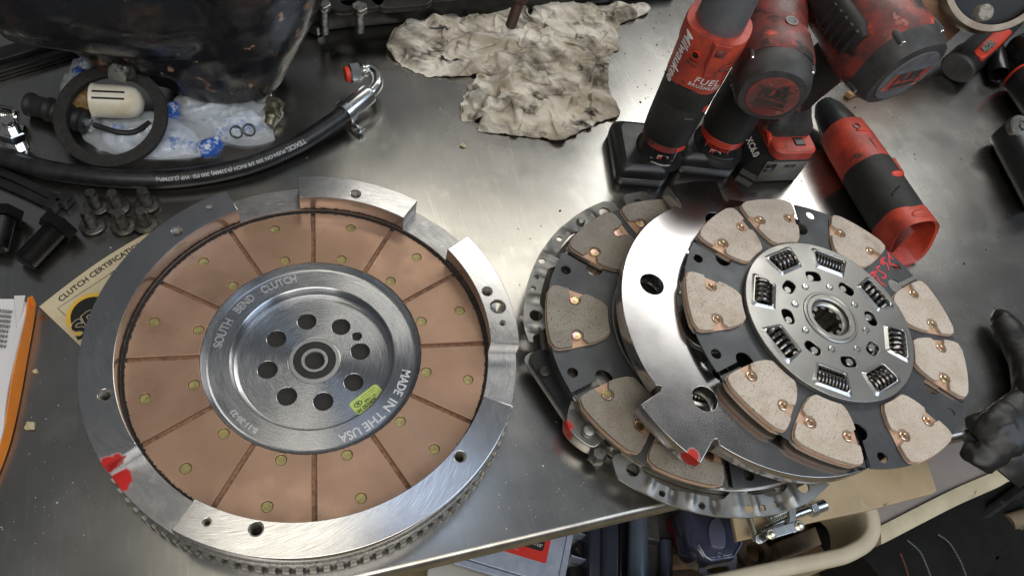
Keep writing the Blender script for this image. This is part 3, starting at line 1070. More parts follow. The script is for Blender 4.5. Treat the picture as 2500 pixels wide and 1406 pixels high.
# ------------------------------------------------------------------ power tools
M['tool_red'] = mat('worn_red_plastic', (.60, .075, .038), .45, 0, (.34, .045, .03), 30, .4, .62, spots=[((.06, .04, .035), 42, .60, .70)], rvar=.08, bump=.08, bscale=600)
M['tool_red_dirty'] = mat('greasy_red_plastic', (.36, .058, .045), .45, 0, (.13, .05, .044), 26, .36, .58, spots=[((.030, .025, .023), 34, .53, .62), ((.66, .10, .06), 22, .62, .70), ((.42, .16, .13), 60, .62, .7)], rvar=.1, bump=.2, bscale=300)
M['tool_red_clean'] = mat('bright_red_plastic', (.66, .055, .025), .4)
M['grip'] = mat('black_rubber_grip', (.019, .0185, .017), .6, 0, (.028, .027, .025), 60, .4, .65, bump=.35, bscale=900)
M['black_plastic'] = mat('black_plastic', (.012, .0125, .013), .34, 0, (.019, .019, .0185), 30, .45, .65, rvar=.06)
M['grey_plastic'] = mat('dusty_grey_plastic', (.17, .16, .135), .5, 0, (.13, .122, .105), 30, .4, .65)
M['tool_grey'] = mat('grey_boot', (.060, .059, .057), .5, 0, (.032, .031, .03), 40, .4, .65, spots=[((.02, .02, .02), 60, .64, .7)], bump=.1, bscale=300)
M['chrome'] = mat('bright_chrome', (.80, .79, .76), .09, 1.0)
M['collar_grey'] = mat('blue_grey_collar', (.20, .215, .235), .35, .5)
M['cream_ring'] = mat('dirty_cream_plastic', (.55, .52, .46), .5, 0, (.35, .33, .29), 40, .4, .6)


def sect(c, ax, ay, az, rx, ry, p=2.0, n=40, sq=0.0):
    """super-elliptic cross-section: c centre, ax/ay in-plane axes"""
    o = []
    for i in range(n):
        t = 2 * PI * i / n
        ct, st_ = math.cos(t), math.sin(t)
        x = rx * math.copysign(abs(ct) ** (2 / p), ct)
        y = ry * math.copysign(abs(st_) ** (2 / p), st_)
        o.append(c + ax * x + ay * y)
    return o


class Axis:
    """body swept along one straight axis, sections given by distance along it"""

    def __init__(s, o, d, up):
        s.o = Vector(o); s.d = Vector(d).normalized()
        up = Vector(up)
        s.y = (up - s.d * up.dot(s.d)).normalized()
        s.x = s.d.cross(s.y)

    def pt(s, t, x=0, y=0):
        return s.o + s.d * t + s.x * x + s.y * y

    def body(s, name, secs, m, parent, p=2.2, ang=40, cap=True, n=40):
        b = MB()
        b.loft([sect(s.pt(t, *(q[3:5] if len(q) > 4 else (0, 0))), s.x, s.y, s.d, rx, ry, (q[2] if len(q) > 2 and q[2] else p), n) for t, rx, ry, *q in [(a[0], a[1], a[2], *([None, None] + list(a[3:]))) for a in secs]], cap)
        return b.build(name, m, parent, ang)

    def surf_text(s, txt, size, t, ang, rad, rot=0.0, **k):
        """lettering wrapped round the body; ang measured from y towards x; rot 0 reads round the body, 90 reads along the axis"""
        me = text_mesh(txt, size, **k)
        cr_, sr_ = math.cos(R(rot)), math.sin(R(rot))

        def fn(a, b_, h):
            u, v = a * cr_ - b_ * sr_, a * sr_ + b_ * cr_
            rx_, ry_, p_ = rad if isinstance(rad, tuple) else (rad, rad, 2.0)
            th = R(ang) + u / rx_
            rr = (abs(math.cos(th) / ry_) ** p_ + abs(math.sin(th) / rx_) ** p_) ** (-1 / p_) + h + .0002
            return s.o + s.d * (t + v) + s.y * (rr * math.cos(th)) + s.x * (rr * math.sin(th))
        return map_mesh(me, fn)


def simple_secs(lst):
    return [(t, rx, ry) for t, rx, ry in lst]


def axis_loft(ax, name, lst, m, parent, p=2.2, ang=40, n=40, cap=True):
    b = MB()
    b.loft([sect(ax.pt(q[0], q[4] if len(q) > 4 else 0, q[5] if len(q) > 5 else 0), ax.x, ax.y, ax.d, q[1], q[2], (q[3] if len(q) > 3 and q[3] else p), n) for q in lst], cap)
    return b.build(name, m, parent, ang)


def battery_small(t, A, B, depth, h=.030, mb=M['black_plastic']):
    A, B = Vector(A), Vector(B)
    u = (B - A).normalized(); v = Vector((-u.y, u.x, 0)); L_ = (B - A).length
    c = A + u * L_ / 2 + v * depth / 2
    mm = Matrix((u, v, Vector((0, 0, 1)))).transposed().to_4x4(); mm.translation = c
    b = MB(); b.mat = mm
    secs = []
    for dz, ins, rr in ((0, .003, .008), (.002, .0005, .009), (.0125, 0, .009), (.0135, .0012, .009), (.0145, 0, .009), (h - .008, .0005, .009), (h - .003, .004, .009), (h, .010, .009)):
        secs.append([(x, y, dz) for x, y in rrect(0, 0, L_ - 2 * ins, depth - 2 * ins, rr, 5)])
    b.loft(secs)
    o = b.build('battery', mb, t, 50)
    return o, mm


# --- ratchet with the long red head (left tool)
B1 = P(1590, 399)
toE = Vector((-B1.x, -B1.y, 0)).normalized()
t = thing('cordless_ratchet', 'red and black cordless tool standing on its battery nearest the rag', 'power tool', B1)
org = Vector((0, 0, 0))
L0 = lambda q: Vector(q) - t.location
bt_, bm_ = battery_small(t, L0(P(1499, 452)), L0(P(1622, 461)), .088)
ax = Axis(org, (0, 0, 1), toE)
axis_loft(ax, 'battery_neck', [(.022, .034, .034), (.028, .0315, .0315), (.032, .0275, .0280), (.050, .0258, .0265)], M['black_plastic'], t)
axis_loft(ax, 'red_band', [(.0495, .0262, .0270), (.0500, .0275, .0283), (.0595, .0280, .0288), (.0602, .0272, .0280)], M['tool_red_dirty'], t)
axis_loft(ax, 'grip', [(.0598, .0278, .0285), (.0615, .0292, .030), (.085, .0302, .031), (.118, .0306, .0315), (.1195, .0299, .0309), (.1210, .0307, .0316), (.140, .0312, .0322), (.1515, .0316, .0326), (.1530, .0305, .0315)], M['grip'], t)
axis_loft(ax, 'head', [(.1500, .0310, .0318), (.154, .0318, .0326), (.170, .0322, .0330), (.190, .0328, .0338), (.198, .0345, .0352), (.216, .0350, .0356), (.2195, .0340, .0346), (.2200, .027, .0276)], M['tool_red'], t, 2.6)
axis_loft(ax, 'collar', [(.2160, .0265, .0272), (.240, .0260, .0266), (.275, .0250, .0256), (.285, .020, .020)], M['collar_grey'], t, 2)
# raised rib and details on the front of the head
b = MB().loft([[ax.pt(tt_, sx * w_, .0318 + dy) for sx, w_, dy in ((-1, .0105, -.004), (-1, .008, .0035), (1, .008, .0035), (1, .0105, -.004))] for tt_, in ((.176,), (.196,), (.217,))])
# ring of details stays on the viewer side
a_front = 22
rib = MB()
for aa in (a_front,):
    th = R(aa)
    e_r = ax.y * math.cos(th) + ax.x * math.sin(th); e_t = -ax.y * math.sin(th) + ax.x * math.cos(th)
    rib.loft([[ax.pt(z_) + e_r * (rr + dr) + e_t * s_ * wd for s_, wd, dr in ((-1, w_, -.004), (-1, w_ * .7, .003), (1, w_ * .7, .003), (1, w_, -.004))] for z_, rr, w_ in ((.176, .0332, .0055), (.190, .0350, .0095), (.2185, .0368, .0115))])
rib.build('front_rib', M['tool_red'], t)
th = R(a_front); e_r = ax.y * math.cos(th) + ax.x * math.sin(th); e_t = -ax.y * math.sin(th) + ax.x * math.cos(th)
wb = MB().loft([[ax.pt(z_) + e_r * .0401 + e_t * x_ for x_ in (-.0048, .0048)] + [ax.pt(z_) + e_r * .0390 + e_t * x_ for x_ in (.0048, -.0048)] for z_ in (.2055, .2135)])
wb.build('latch_window', M['tool_red_dirty'], t)
for da in (-34, 26):
    th2 = R(a_front + da); er = ax.y * math.cos(th2) + ax.x * math.sin(th2)
    q = ax.pt(.196) + er * .0366
    f = MB().frame(q, er)
    f.lathe([(.0050, -.002), (.0050, .0006), (.0040, .0008), (.0036, -.001)], 20, cap=False)
    so = f.build('screw_boss', M['tool_red_clean'], t)
    g = MB().frame(q, er); g.lathe([(.0036, -.0006), (.0034, .0003), (.0016, .0003), (.0014, -.0015), (.0001, -.0016)], 12, cap=False)
    g.build('screw', M['black_plastic'], so)
    th3 = R(a_front + da); et3 = -ax.y * math.sin(th3) + ax.x * math.cos(th3)
    MB().frame(ax.pt(.1855) + er * .0356, er, et3).box(-.007, .007, -.0012, .0012, -.001, .0010, .0006).build('vent_slot', M['tool_red_dirty'], t)
ta = [ax.surf_text('FUEL', .0110, .1670, 27, (.0322, .0330, 2.6), 0, bold=.0001, shear=.2, space=1.15), ax.surf_text('BRUSHLESS', .0058, .1595, 27, (.0320, .0328, 2.6), 0, bold=.0001, shear=.2, space=1.25)]
mesh_obj('lettering', joined('lettering', ta), M['white_ink'], t)
mesh_obj('lettering', ax.surf_text('Milwaukee', .0150, .184, -36, (.0352, .0360, 2.6), -90, bold=.0002, shear=.35), M['white_ink'], t)
axis_loft(Axis(ax.pt(.1495), (0, 0, 1), toE), 'side_panel', [(0, .0318, .0326), (.002, .0320, .0328)], M['black_plastic'], t)
# fuel gauge, buttons and battery label
b = MB()
for i in range(4):
    th2 = R(24 + i * 4.6); er = ax.y * math.cos(th2) + ax.x * math.sin(th2)
    b.sphere(ax.pt(.1105) + er * .0315, .0011, 8, 6)
th2 = R(31); er = ax.y * math.cos(th2) + ax.x * math.sin(th2); et = -ax.y * math.sin(th2) + ax.x * math.cos(th2)
gp = mesh_obj('fuel_gauge', map_mesh(plate([rrect(0, 0, .021, .0062, .0028, 5)], 0, .0008, .0002), lambda x, y, z: ax.pt(.1105 + y) + (ax.y * math.cos(R(31) + x / .031) + ax.x * math.sin(R(31) + x / .031)) * (.0307 + z)), M['black_plastic'], t)
b.build('gauge_lamp', M['collar_grey'], gp)
MB().frame(ax.pt(.1235) + (ax.y * math.cos(R(62)) + ax.x * math.sin(R(62))) * .0308, ax.y * math.cos(R(62)) + ax.x * math.sin(R(62)), (0, 0, 1)).sphere((0, 0, 0), .0060, 14, 8, (1.0, .8, .35)).build('red_button', M['tool_red_clean'], t)
MB().frame(ax.pt(.0555) + (ax.y * math.cos(R(55)) + ax.x * math.sin(R(55))) * .0285, ax.y * math.cos(R(55)) + ax.x * math.sin(R(55)), (0, 0, 1)).box(-.0035, .0035, -.007, .007, -.002, .0016, .001).build('release_tab', M['tool_red_clean'], t)


def m12_label(ax, t, rad, a, z):
    pl_ = mesh_obj('label_plate', map_mesh(plate([rrect(0, 0, .0135, .0062, .0008, 3)], 0, .0002), lambda x, y, h: ax.pt(z + y) + (ax.y * math.cos(R(a) + x / rad) + ax.x * math.sin(R(a) + x / rad)) * (rad + h)), M['white_ink'], t)
    mesh_obj('lettering', ax.surf_text('M', .0058, z, a - 7.5, (rad + .0003, rad + .0003, 2.2), 0, bold=.0003), M['red_ink'], pl_)
    mesh_obj('lettering', ax.surf_text('12', .0058, z, a + 6.5, (rad + .0003, rad + .0003, 2.2), 0, bold=.0003), M['ink'], pl_)
    mesh_obj('lettering', ax.surf_text('LITHIUM-ION', .0037, z - .0095, a, (rad + .0022, rad + .0022, 2.2), 0, bold=.0002, shear=.2, space=1.1), M['white_ink'], t)
    # thin silver line framing the label
    pth = [ax.pt(z + dz) + (ax.y * math.cos(R(a + da)) + ax.x * math.sin(R(a + da))) * (rad + .0003) for da, dz in ((-30, .011), (-30, -.002), (-26, -.0055), (26, -.0055), (30, -.002), (30, .011))]
    MB().tube(catmull(pth, 3), .0004, 6).build('silver_line', M['zinc'], t)


m12_label(ax, t, .0279, 20, .0405)

# --- compact impact wrench (second)
B2 = P(1730, 385)
toE2 = Vector((-B2.x, -B2.y, 0)).normalized()
t = thing('impact_wrench', 'smaller grimy red impact wrench standing on its battery, round red cap forward', 'power tool', B2, group=None)
L0 = lambda q: Vector(q) - B2
battery_small(t, L0(P(1648, 423)), L0(P(1786, 437)), .088)
ax = Axis((0, 0, 0), (0, 0, 1), toE2)
axis_loft(ax, 'battery_neck', [(.022, .037, .037), (.028, .0335, .0335), (.033, .0285, .0290), (.046, .0262, .0270)], M['black_plastic'], t)
axis_loft(ax, 'red_band', [(.0455, .0265, .0272), (.0460, .0280, .0288), (.0565, .0288, .0296), (.0572, .028, .0288)], M['tool_red_clean'], t)
axis_loft(ax, 'grip', [(.0568, .0285, .0292), (.0585, .0300, .0305), (.085, .0305, .031), (.115, .0290, .031), (.150, .0280, .034)], M['grip'], t)
m12_label(ax, t, .0287, 8, .0368)
mesh_obj('lettering', ax.surf_text('Milwaukee', .0075, .0435, 4, (.0282, .0290, 2.2), 0, shear=.3), M['red_ink'], t)
mesh_obj('vent_line', MB().tube([ax.pt(.032) + (ax.y * math.cos(R(a_)) + ax.x * math.sin(R(a_))) * .0318 for a_ in range(-40, 61, 5)], .0008, 6).mesh('vent_line'), M['black_plastic'], t)
cap_c = L0(P(1885, 218, .172)); back = L0(P(1880, 0, .178)); hd = (back - cap_c); hd.z = .008
hx = Axis(cap_c, hd, (0, 0, 1))
axis_loft(hx, 'motor_cap', [(-.012, .030, .030), (-.0105, .034, .034), (-.002, .0385, .0385), (.010, .0400, .0405), (.022, .0395, .0415)], M['tool_grey'], t, 2.3)
cpo = axis_loft(hx, 'cap_disc', [(-.0135, .0265, .0265), (-.0128, .0275, .0275), (-.010, .0275, .0275)], M['tool_red_dirty'], t, 2.0)
axis_loft(hx, 'housing', [(.018, .0385, .0410), (.024, .0405, .0435), (.040, .0395, .0440), (.062, .0370, .0415), (.070, .0345, .0390), (.085, .0350, .0385), (.110, .0365, .0400), (.140, .0360, .0390), (.146, .0345, .0375)], M['tool_red_dirty'], t, 2.7)
axis_loft(hx, 'nose_ring', [(.1455, .0355, .0380), (.150, .0360, .0385), (.160, .0350, .0375)], M['cream_ring'], t, 2.5)
axis_loft(hx, 'nose', [(.159, .033, .035), (.185, .026, .027), (.19, .012, .012)], M['tool_grey'], t, 2.2)
tx = [plane_text('FUEL', .0150, hx.pt(-.0136, 0, .004), hx.x, -hx.d, thick=.0012, bold=.0006, shear=.2), plane_text('BRUSHLESS', .0066, hx.pt(-.0136, 0, -.0075), hx.x, -hx.d, thick=.0012, bold=.0003, shear=.2)]
for y_ in (.0125, -.0135):
    bx = MB().frame(hx.pt(-.0136, 0, y_), -hx.d, hx.x).box(-.020, .020, -.0005, .0005, -.0004, .0005)
    tx.append(bx.mesh('bar'))
mesh_obj('raised_lettering', joined('raised_lettering', tx), M['tool_grey'], cpo)
axis_loft(Axis(hx.pt(.060, .002, .034), hx.y, hx.d), 'dial', [(.004, .0062, .0062), (.0085, .0060, .0060), (.0098, .0050, .0050)], M['black_plastic'], t, 2)
MB().frame(hx.pt(.060, .002, .0427), hx.y).lathe([(.0064, 0), (.0066, .0012), (.0056, .0014), (.0052, .0004)], 24, cap=False).build('dial_ring', M['cream_ring'], t)
for i, a_ in enumerate((-150, -90, -30)):
    pass
b = MB()
axis_loft(Axis(hx.pt(.118, 0, .037), hx.y, hx.d), 'light_red_patch', [(0, .014, .015), (.0045, .013, .014), (.0052, .011, .012)], M['tool_red_clean'], t, 5)
for a_ in (35, 145, 205, 335, 290):
    q = hx.pt(.012, .0405 * math.cos(R(a_)), .0415 * math.sin(R(a_)))
    s_ = MB().frame(q, -hx.d).lathe([(.0036, -.012), (.0036, 0), (.0030, .001)], 14)
    so = s_.build('screw_boss', M['tool_grey'], t)
    MB().frame(q, -hx.d).lathe([(.0027, .0009), (.0027, .0022), (.0020, .0030), (.0012, .0026), (.0001, .0018)], 12, cap=False).build('screw', M['chrome'], so)

# --- big impact wrench (third)
B3 = P(1925, 395)
t = thing('impact_wrench', 'larger battered red impact wrench with a grey square-badged cap, on a blocky battery', 'power tool', B3)
L0 = lambda q: Vector(q) - B3
A_, Bb = L0(P(1812, 446)), L0(P(1945, 441))
u = (Bb - A_).normalized(); v = Vector((-u.y, u.x, 0)); W3 = (Bb - A_).length; D3 = .118
mm = Matrix((u, v, Vector((0, 0, 1)))).transposed().to_4x4(); mm.translation = A_ + u * W3 / 2 + v * D3 / 2
b = MB(); b.mat = mm


def octo(ins, z, c=.016, cy=.014, lx=0.0):
    x, y = W3 / 2 - ins, D3 / 2 - ins
    l = -x + lx
    return [(max(l, -x + c) + lx * .2, -y, z), (x - .004, -y, z), (x, -y + .004, z), (x, y - .004, z), (x - .004, y, z), (l + .004, y, z), (l, y - .004, z), (l, -y + cy, z)]


b.loft([octo(.002, 0), octo(0, .002), octo(0, .012), octo(.0008, .0125), octo(0, .013), octo(0, .040, lx=.021), octo(.003, .043, lx=.022)])
b.build('battery', M['black_plastic'], t, 30)
b = MB(); b.mat = mm
fx = W3 / 2
b.loft([[(-fx + .017, -D3 / 2 - .0010, z), (fx - .0045, -D3 / 2 - .0010, z), (fx - .0045, -D3 / 2 + .001, z), (-fx + .017, -D3 / 2 + .001, z)] for z in (.003, .0385)])
fp = b.build('front_plate', M['grey_plastic'], t)
b = MB(); b.mat = mm
b.box(-.022, -.008, -D3 / 2 - .0016, -D3 / 2, .022, .036)
b.build('gauge_button', M['black_plastic'], fp)
mesh_obj('badge', plane_text('M18', .0085, mm @ Vector((.012, -D3 / 2 - .0012, .031)), u, -v, bold=.0004, shear=.15), M['grip'], fp)
SN = (Vector((0, 0, .021)) - u * .027).normalized()
tx = [plane_text('LITHIUM', .0118, mm @ Vector((-W3 / 2 + .0128, .022, .030)), -v, SN, bold=.0003), plane_text('XC6.0', .0118, mm @ Vector((-W3 / 2 + .0128, -.026, .030)), -v, SN, bold=.0003)]
mesh_obj('lettering', joined('lettering', tx), M['white_ink'], t)
mesh_obj('lettering', plane_text('REDLITHIUM', .0105, mm @ Vector((-W3 / 2 + .0036, .018, .0185)), -v, SN), mat('dim_red_print', (.25, .03, .02), .5), t)
# red foot of the tool over the battery
b = MB(); b.mat = mm
b.loft([[(x, y, z) for x, y in rrect(.0115, -.002, W3 - .021 - i_, D3 - .002 - i_, .012, 4)] for z, i_ in ((.041, .004), (.043, 0), (.054, 0), (.0565, .005))])
b.build('foot', M['tool_red'], t, 40)
for yy in (-.028, .022):
    b = MB(); b.mat = mm
    b.tube(catmull([(-W3 / 2 + .026, yy - .014, .044), (-W3 / 2 + .023, yy - .006, .053), (-W3 / 2 + .024, yy + .006, .056), (-W3 / 2 + .027, yy + .012, .051)], 5), .0035, 8)
    b.build('side_clip', M['tool_red_clean'], t)
b = MB(); b.mat = mm
b.loft([[(x, y, z) for x, y in rrect(-.008 + dx_, .012, .030, .070, .008, 4)] for z, dx_ in ((.054, 0), (.075, .004), (.098, .010), (.104, .014))])
b.build('foot_wall', M['tool_red_dirty'], t, 40)
b = MB(); b.mat = mm
b.box(.012, .026, -.049, -.036, .0555, .058, .001)
b.build('belt_slot', M['black_plastic'], t)
b = MB(); b.mat = mm
b.loft([[(x, y, z) for x, y in rrect(cx_, cy_, sx__, sy__, rr, 6)] for z, cx_, cy_, sx__, sy__, rr in ((.055, .012, .006, .062, .080, .012), (.066, .012, .006, .062, .080, .014), (.074, .012, .006, .057, .070, .02), (.090, .011, .006, .050, .056, .024))])
b.build('handle_base', M['tool_grey'], t, 45)
gb = mm @ Vector((.011, .006, .085))
gt = L0(P(2085, 100, .190))
ax = Axis(gb, gt - gb, -v)
gl = (gt - gb).length
axis_loft(ax, 'grip', [(0, .0240, .0275), (.03, .0230, .0262), (gl * .6, .0235, .027), (gl * 1.0, .025, .030)], M['grip'], t)
cap_c = L0(P(2200, 168, .205)); back = L0(P(2050, -20, .215)); hd = back - cap_c; hd.z = .010
hx = Axis(cap_c, hd, (0, 0, 1))
axis_loft(hx, 'motor_cap', [(-.010, .038, .037), (-.0085, .043, .042), (.002, .0470, .0465), (.014, .0480, .0485)], M['tool_grey'], t, 2.5)
axis_loft(hx, 'housing', [(.012, .0465, .0470), (.020, .0490, .0500), (.045, .0490, .0510), (.070, .0465, .0490), (.085, .0430, .0460), (.110, .0420, .0440), (.135, .0400, .0420), (.170, .034, .036), (.2, .030, .03)], M['tool_red_dirty'], t, 2.5)
axis_loft(Axis(hx.pt(.045, -.046, .012), hx.d, (0, 0, 1)), 'side_boot', [(-.012, .006, .014), (0, .010, .020), (.04, .011, .021), (.075, .007, .014)], M['grip'], t, 2.6)
for k in range(5):
    q = hx.pt(.040 + .010 * k, -.0565, .010)
    MB().frame(q, hx.x * -1, hx.y).box(-.017, .017, -.0022, .0022, -.003, .0016, .001).build('boot_rib', M['grip'], t)
pl_ = mesh_obj('cap_plate', map_mesh(plate([[(x, y) for x, y in [(.041 * math.cos(a_) * .92, .040 * math.sin(a_) * .86) for a_ in np.linspace(0, 2 * PI, 40, endpoint=False)]]], 0, .0022, .0006), lambda x, y, z: hx.pt(-.0095 - z, x, y)), mat('grey_cap_plate', (.15, .15, .16), .5, 0, (.11, .11, .12), 60, .4, .6), t)
bd = mesh_obj('badge', map_mesh(plate([[(-.031, -.014), (.0265, -.014), (.031, .013), (-.0265, .013)], [(-.0298, -.0128), (.0256, -.0128), (.0298, .0118), (-.0256, .0118)]], 0, .0012, .0002), lambda x, y, z: hx.pt(-.0117 - z, x, y - .003)), M['zinc'], pl_)
mesh_obj('badge_field', map_mesh(plate([[(-.0298, -.0128), (.0256, -.0128), (.0298, .0118), (-.0256, .0118)]], 0, .0005), lambda x, y, z: hx.pt(-.0117 - z, x, y - .003)), M['tool_red'], bd)
tx = [plane_text('FUEL', .0185, hx.pt(-.0124, 0, .0015), hx.x, -hx.d, thick=.0014, bold=.0007, shear=.2), plane_text('BRUSHLESS', .0074, hx.pt(-.0124, 0, -.0112), hx.x, -hx.d, thick=.0014, bold=.0003, shear=.2)]
mesh_obj('raised_lettering', joined('raised_lettering', tx), M['tool_grey'], bd)
for a_ in (62, 128, 215, 300, 10):
    q = hx.pt(.006, .0485 * math.cos(R(a_)), .0485 * math.sin(R(a_)))
    so = MB().frame(q, -hx.d).lathe([(.0050, -.014), (.0050, 0), (.0042, .0012)], 14).build('screw_boss', M['tool_grey'], t)
    MB().frame(q, -hx.d).lathe([(.0034, .0011), (.0034, .0028), (.0026, .0036), (.0015, .0030), (.0001, .0018)], 12, cap=False).build('screw', M['chrome'], so)

# --- bare tool lying in front, open battery socket towards the viewer
S0, S1 = P(2052, 318, .030), P(2226, 588, .031)
t = thing('cordless_screwdriver', 'red and black tool without battery lying on the bench, empty red socket facing out', 'power tool', S0)
d_ = S1 - S0; ln_ = d_.length
ax = Axis((0, 0, 0), d_, (0, 0, 1))
axis_loft(ax, 'nose', [(-.050, .012, .012), (-.035, .020, .018), (-.012, .024, .022), (.004, .0255, .0245)], M['black_plastic'], t)
axis_loft(ax, 'head', [(0, .0245, .0245), (.003, .0272, .0272), (.030, .0292, .0290), (.060, .0300, .0298), (.078, .0302, .0300)], M['tool_red'], t, 2.5)
axis_loft(ax, 'grip', [(.070, .0300, .0300), (.073, .0312, .0310), (.110, .0318, .0315), (ln_ - .040, .0318, .0315), (ln_ - .030, .0310, .0308)], M['grip'], t, 2.3)
axis_loft(ax, 'red_panel', [(.066, .004, .0012, 4, -.030, .012), (.068, .009, .003, 4, -.0285, .0135), (.092, .008, .003, 4, -.0292, .0130), (.100, .004, .0012, 4, -.031, .011)], M['tool_red'], t)
MB().frame(ax.pt(.105, -.006, .0312), ax.y, ax.x).sphere((0, 0, 0), .0075, 16, 8, (1.25, .7, .25)).build('red_button', M['tool_red_clean'], t)
MB().frame(ax.pt(.020, .004, .0282), ax.y).lathe([(.0052, -.003), (.0050, .0008), (.0034, .0010), (.0028, -.0010), (.0001, -.0014)], 18, cap=False).build('screw', M['black_plastic'], t)
MB().tube([ax.pt(.030, -.008, .0288), ax.pt(.027, .008, .0290)], .0014, 8).build('ridge', M['tool_red_clean'], t)
mesh_obj('decal', map_mesh(plate([rrect(0, 0, .026, .017, .001, 2)], 0, .0003), lambda x, y, z: ax.pt(.052 + y, (.0300 + z) * math.sin(x / .03 + .35), (.0300 + z) * math.cos(x / .03 + .35))), mat('grimy_decal', (.03, .022, .02), .5, 0, (.10, .03, .02), 160, .45, .55), t)
b = MB()
N_ = 44
oblq = lambda y: .010 * (y / .032)
secs = []
for (tt_, r_, ob) in ((ln_ - .034, .0308, 0), (ln_ - .031, .0322, 0), (ln_ + .002, .0335, .6), (ln_ + .004, .0326, 1), (ln_ + .002, .0298, 1), (ln_ - .020, .0285, .3), (ln_ - .040, .0270, 0)):
    q = sect(Vector((0, 0, 0)), Vector((1, 0, 0)), Vector((0, 1, 0)), None, r_ * .98, r_ * .95, 2.7, N_)
    secs.append([ax.pt(tt_ - (.012 * p.y / .03 if ob else 0) * ob, p.x, p.y) for p in q])
b.loft(secs, cap=False)
sk = b.build('battery_socket', M['tool_red'], t, 40)
MB().loft([[ax.pt(ln_ - .0395, p.x, p.y) for p in sect(Vector((0, 0, 0)), Vector((1, 0, 0)), Vector((0, 1, 0)), None, .0275, .0262, 2.7, N_)], [ax.pt(ln_ - .041, p.x, p.y) for p in sect(Vector((0, 0, 0)), Vector((1, 0, 0)), Vector((0, 1, 0)), None, .0275, .0262, 2.7, N_)]]).build('socket_floor', M['tool_red_dirty'], sk)
for x_ in (.010, ):
    MB().frame(ax.pt(ln_ - .018, x_, -.004), ax.d, ax.x).box(-.0018, .0018, -.022, .022, -.022, .016).build('socket_rib', M['tool_red_dirty'], sk)
MB().frame(ax.pt(ln_ - .018, -.002, .0312), ax.y, ax.x).sphere((0, 0, 0), .009, 16, 8, (1.5, .7, .25)).build('release_tab', M['tool_red'], t)
MB().tube(catmull([ax.pt(.125, .004, .0318), ax.pt(.128, .010, .0308), ax.pt(.134, .018, .0276)], 4), .0011, 6).build('trim_line', M['black_plastic'], t)

# --- small tool far right
S0, S1 = P(2345, 160, .022), P(2452, 62, .030)
t = thing('cordless_driver', 'small red and black tool lying under the drum at the far right corner', 'power tool', S0)
d_ = S1 - S0; ln_ = d_.length
ax = Axis((0, 0, 0), d_, (0, 0, 1))
axis_loft(ax, 'body', [(-.012, .0235, .0185, 2), (-.010, .0255, .0205, 2), (.03, .026, .021, 2), (.034, .023, .020, 2.4), (ln_ + .02, .020, .02, 2.4)], M['black_plastic'], t)
axis_loft(ax, 'grey_ring', [(-.0125, .0240, .0190, 2), (-.0105, .0262, .0208, 2), (-.006, .0262, .0208, 2)], M['tool_grey'], t)
axis_loft(Axis(ax.pt(.012, .010, .017), ax.d, ax.y), 'red_panel', [(0, .006, .003), (.004, .010, .006), (.06, .0115, .007), (.10, .010, .006), (.104, .004, .002)], M['tool_red_clean'], t, 4)
mesh_obj('label_plate', map_mesh(plate([rrect(0, 0, .012, .034, .001, 2)], 0, .0003), lambda x, y, z: ax.pt(.040 + y, .010 + x, .0240 + z)), mat('worn_rating_label', (.32, .28, .22), .5, 0, (.05, .045, .04), 260, .45, .55), t)

# ------------------------------------------------------------------ rag
M['rag'] = mat('dirty_cotton', (.80, .75, .65), .95, 0, (.44, .38, .29), 11, .38, .60, spots=[((.17, .145, .115), 17, .47, .64), ((.70, .66, .57), 30, .56, .70), ((.035, .032, .03), 19, .585, .67)], stretch=(1.0, 1.9, 1.0, .5), bump=.2, bscale=700, crease=(26, .16, .006))


def lobe(px, H, seed, fold_dir=(1, 0), nf=150, ms=44, amp=.011, z0=.0, freq=34, skew=3.2):
    """crumpled cloth heap over a traced outline"""
    pts = catmull([P(x, y, 0) for x, y in px], 6, True)
    c = sum(pts, Vector()) / len(pts)
    # resample by angle-free parameter
    n = len(pts)
    fd = Vector(fold_dir + (0,)).normalized()
    fn_ = Vector((-fd.y, fd.x, 0))
    rings = []
    for j in range(ms + 1):
        s = j / ms
        row = []
        for i in range(n):
            q = c + (pts[i] - c) * (1 - s)
            u_, v_ = q.dot(fd), q.dot(fn_)
            wv = mnoise.noise(Vector((u_ * 11, v_ * 11, seed))) * .045
            k1 = Vector((u_ * freq / skew + wv * 12, v_ * freq + wv * 40, seed * 1.7))
            f1 = 1 - abs(mnoise.noise(k1)) * 2.1
            k2 = Vector((u_ * freq * 1.9 + 5, v_ * freq * 1.5 + wv * 30, seed * 2.3 + 4))
            f2 = 1 - abs(mnoise.noise(k2)) * 2.0
            f3 = mnoise.noise(Vector((u_ * 150, v_ * 150, seed)))
            env = 1 - (1 - s) ** 5
            env = env ** .55
            h = env * (H * (.62 + .38 * mnoise.noise(Vector((u_ * 14, v_ * 14, seed + 9)))) + amp * f1 * (.25 + .75 * min(1, s * 4)) + amp * .55 * f2 + .0011 * f3)
            e_ = .003 * mnoise.noise(Vector((i * .35, seed, 2)))
            row.append((q.x + e_ * (1 - s), q.y + e_ * (1 - s) * .6, max(.0006, z0 * env + h + .001)))
        rings.append(row)
    b = MB()
    b.loft([[(x, y, .0004) for x, y, z in rings[0]]] + rings)
    return b




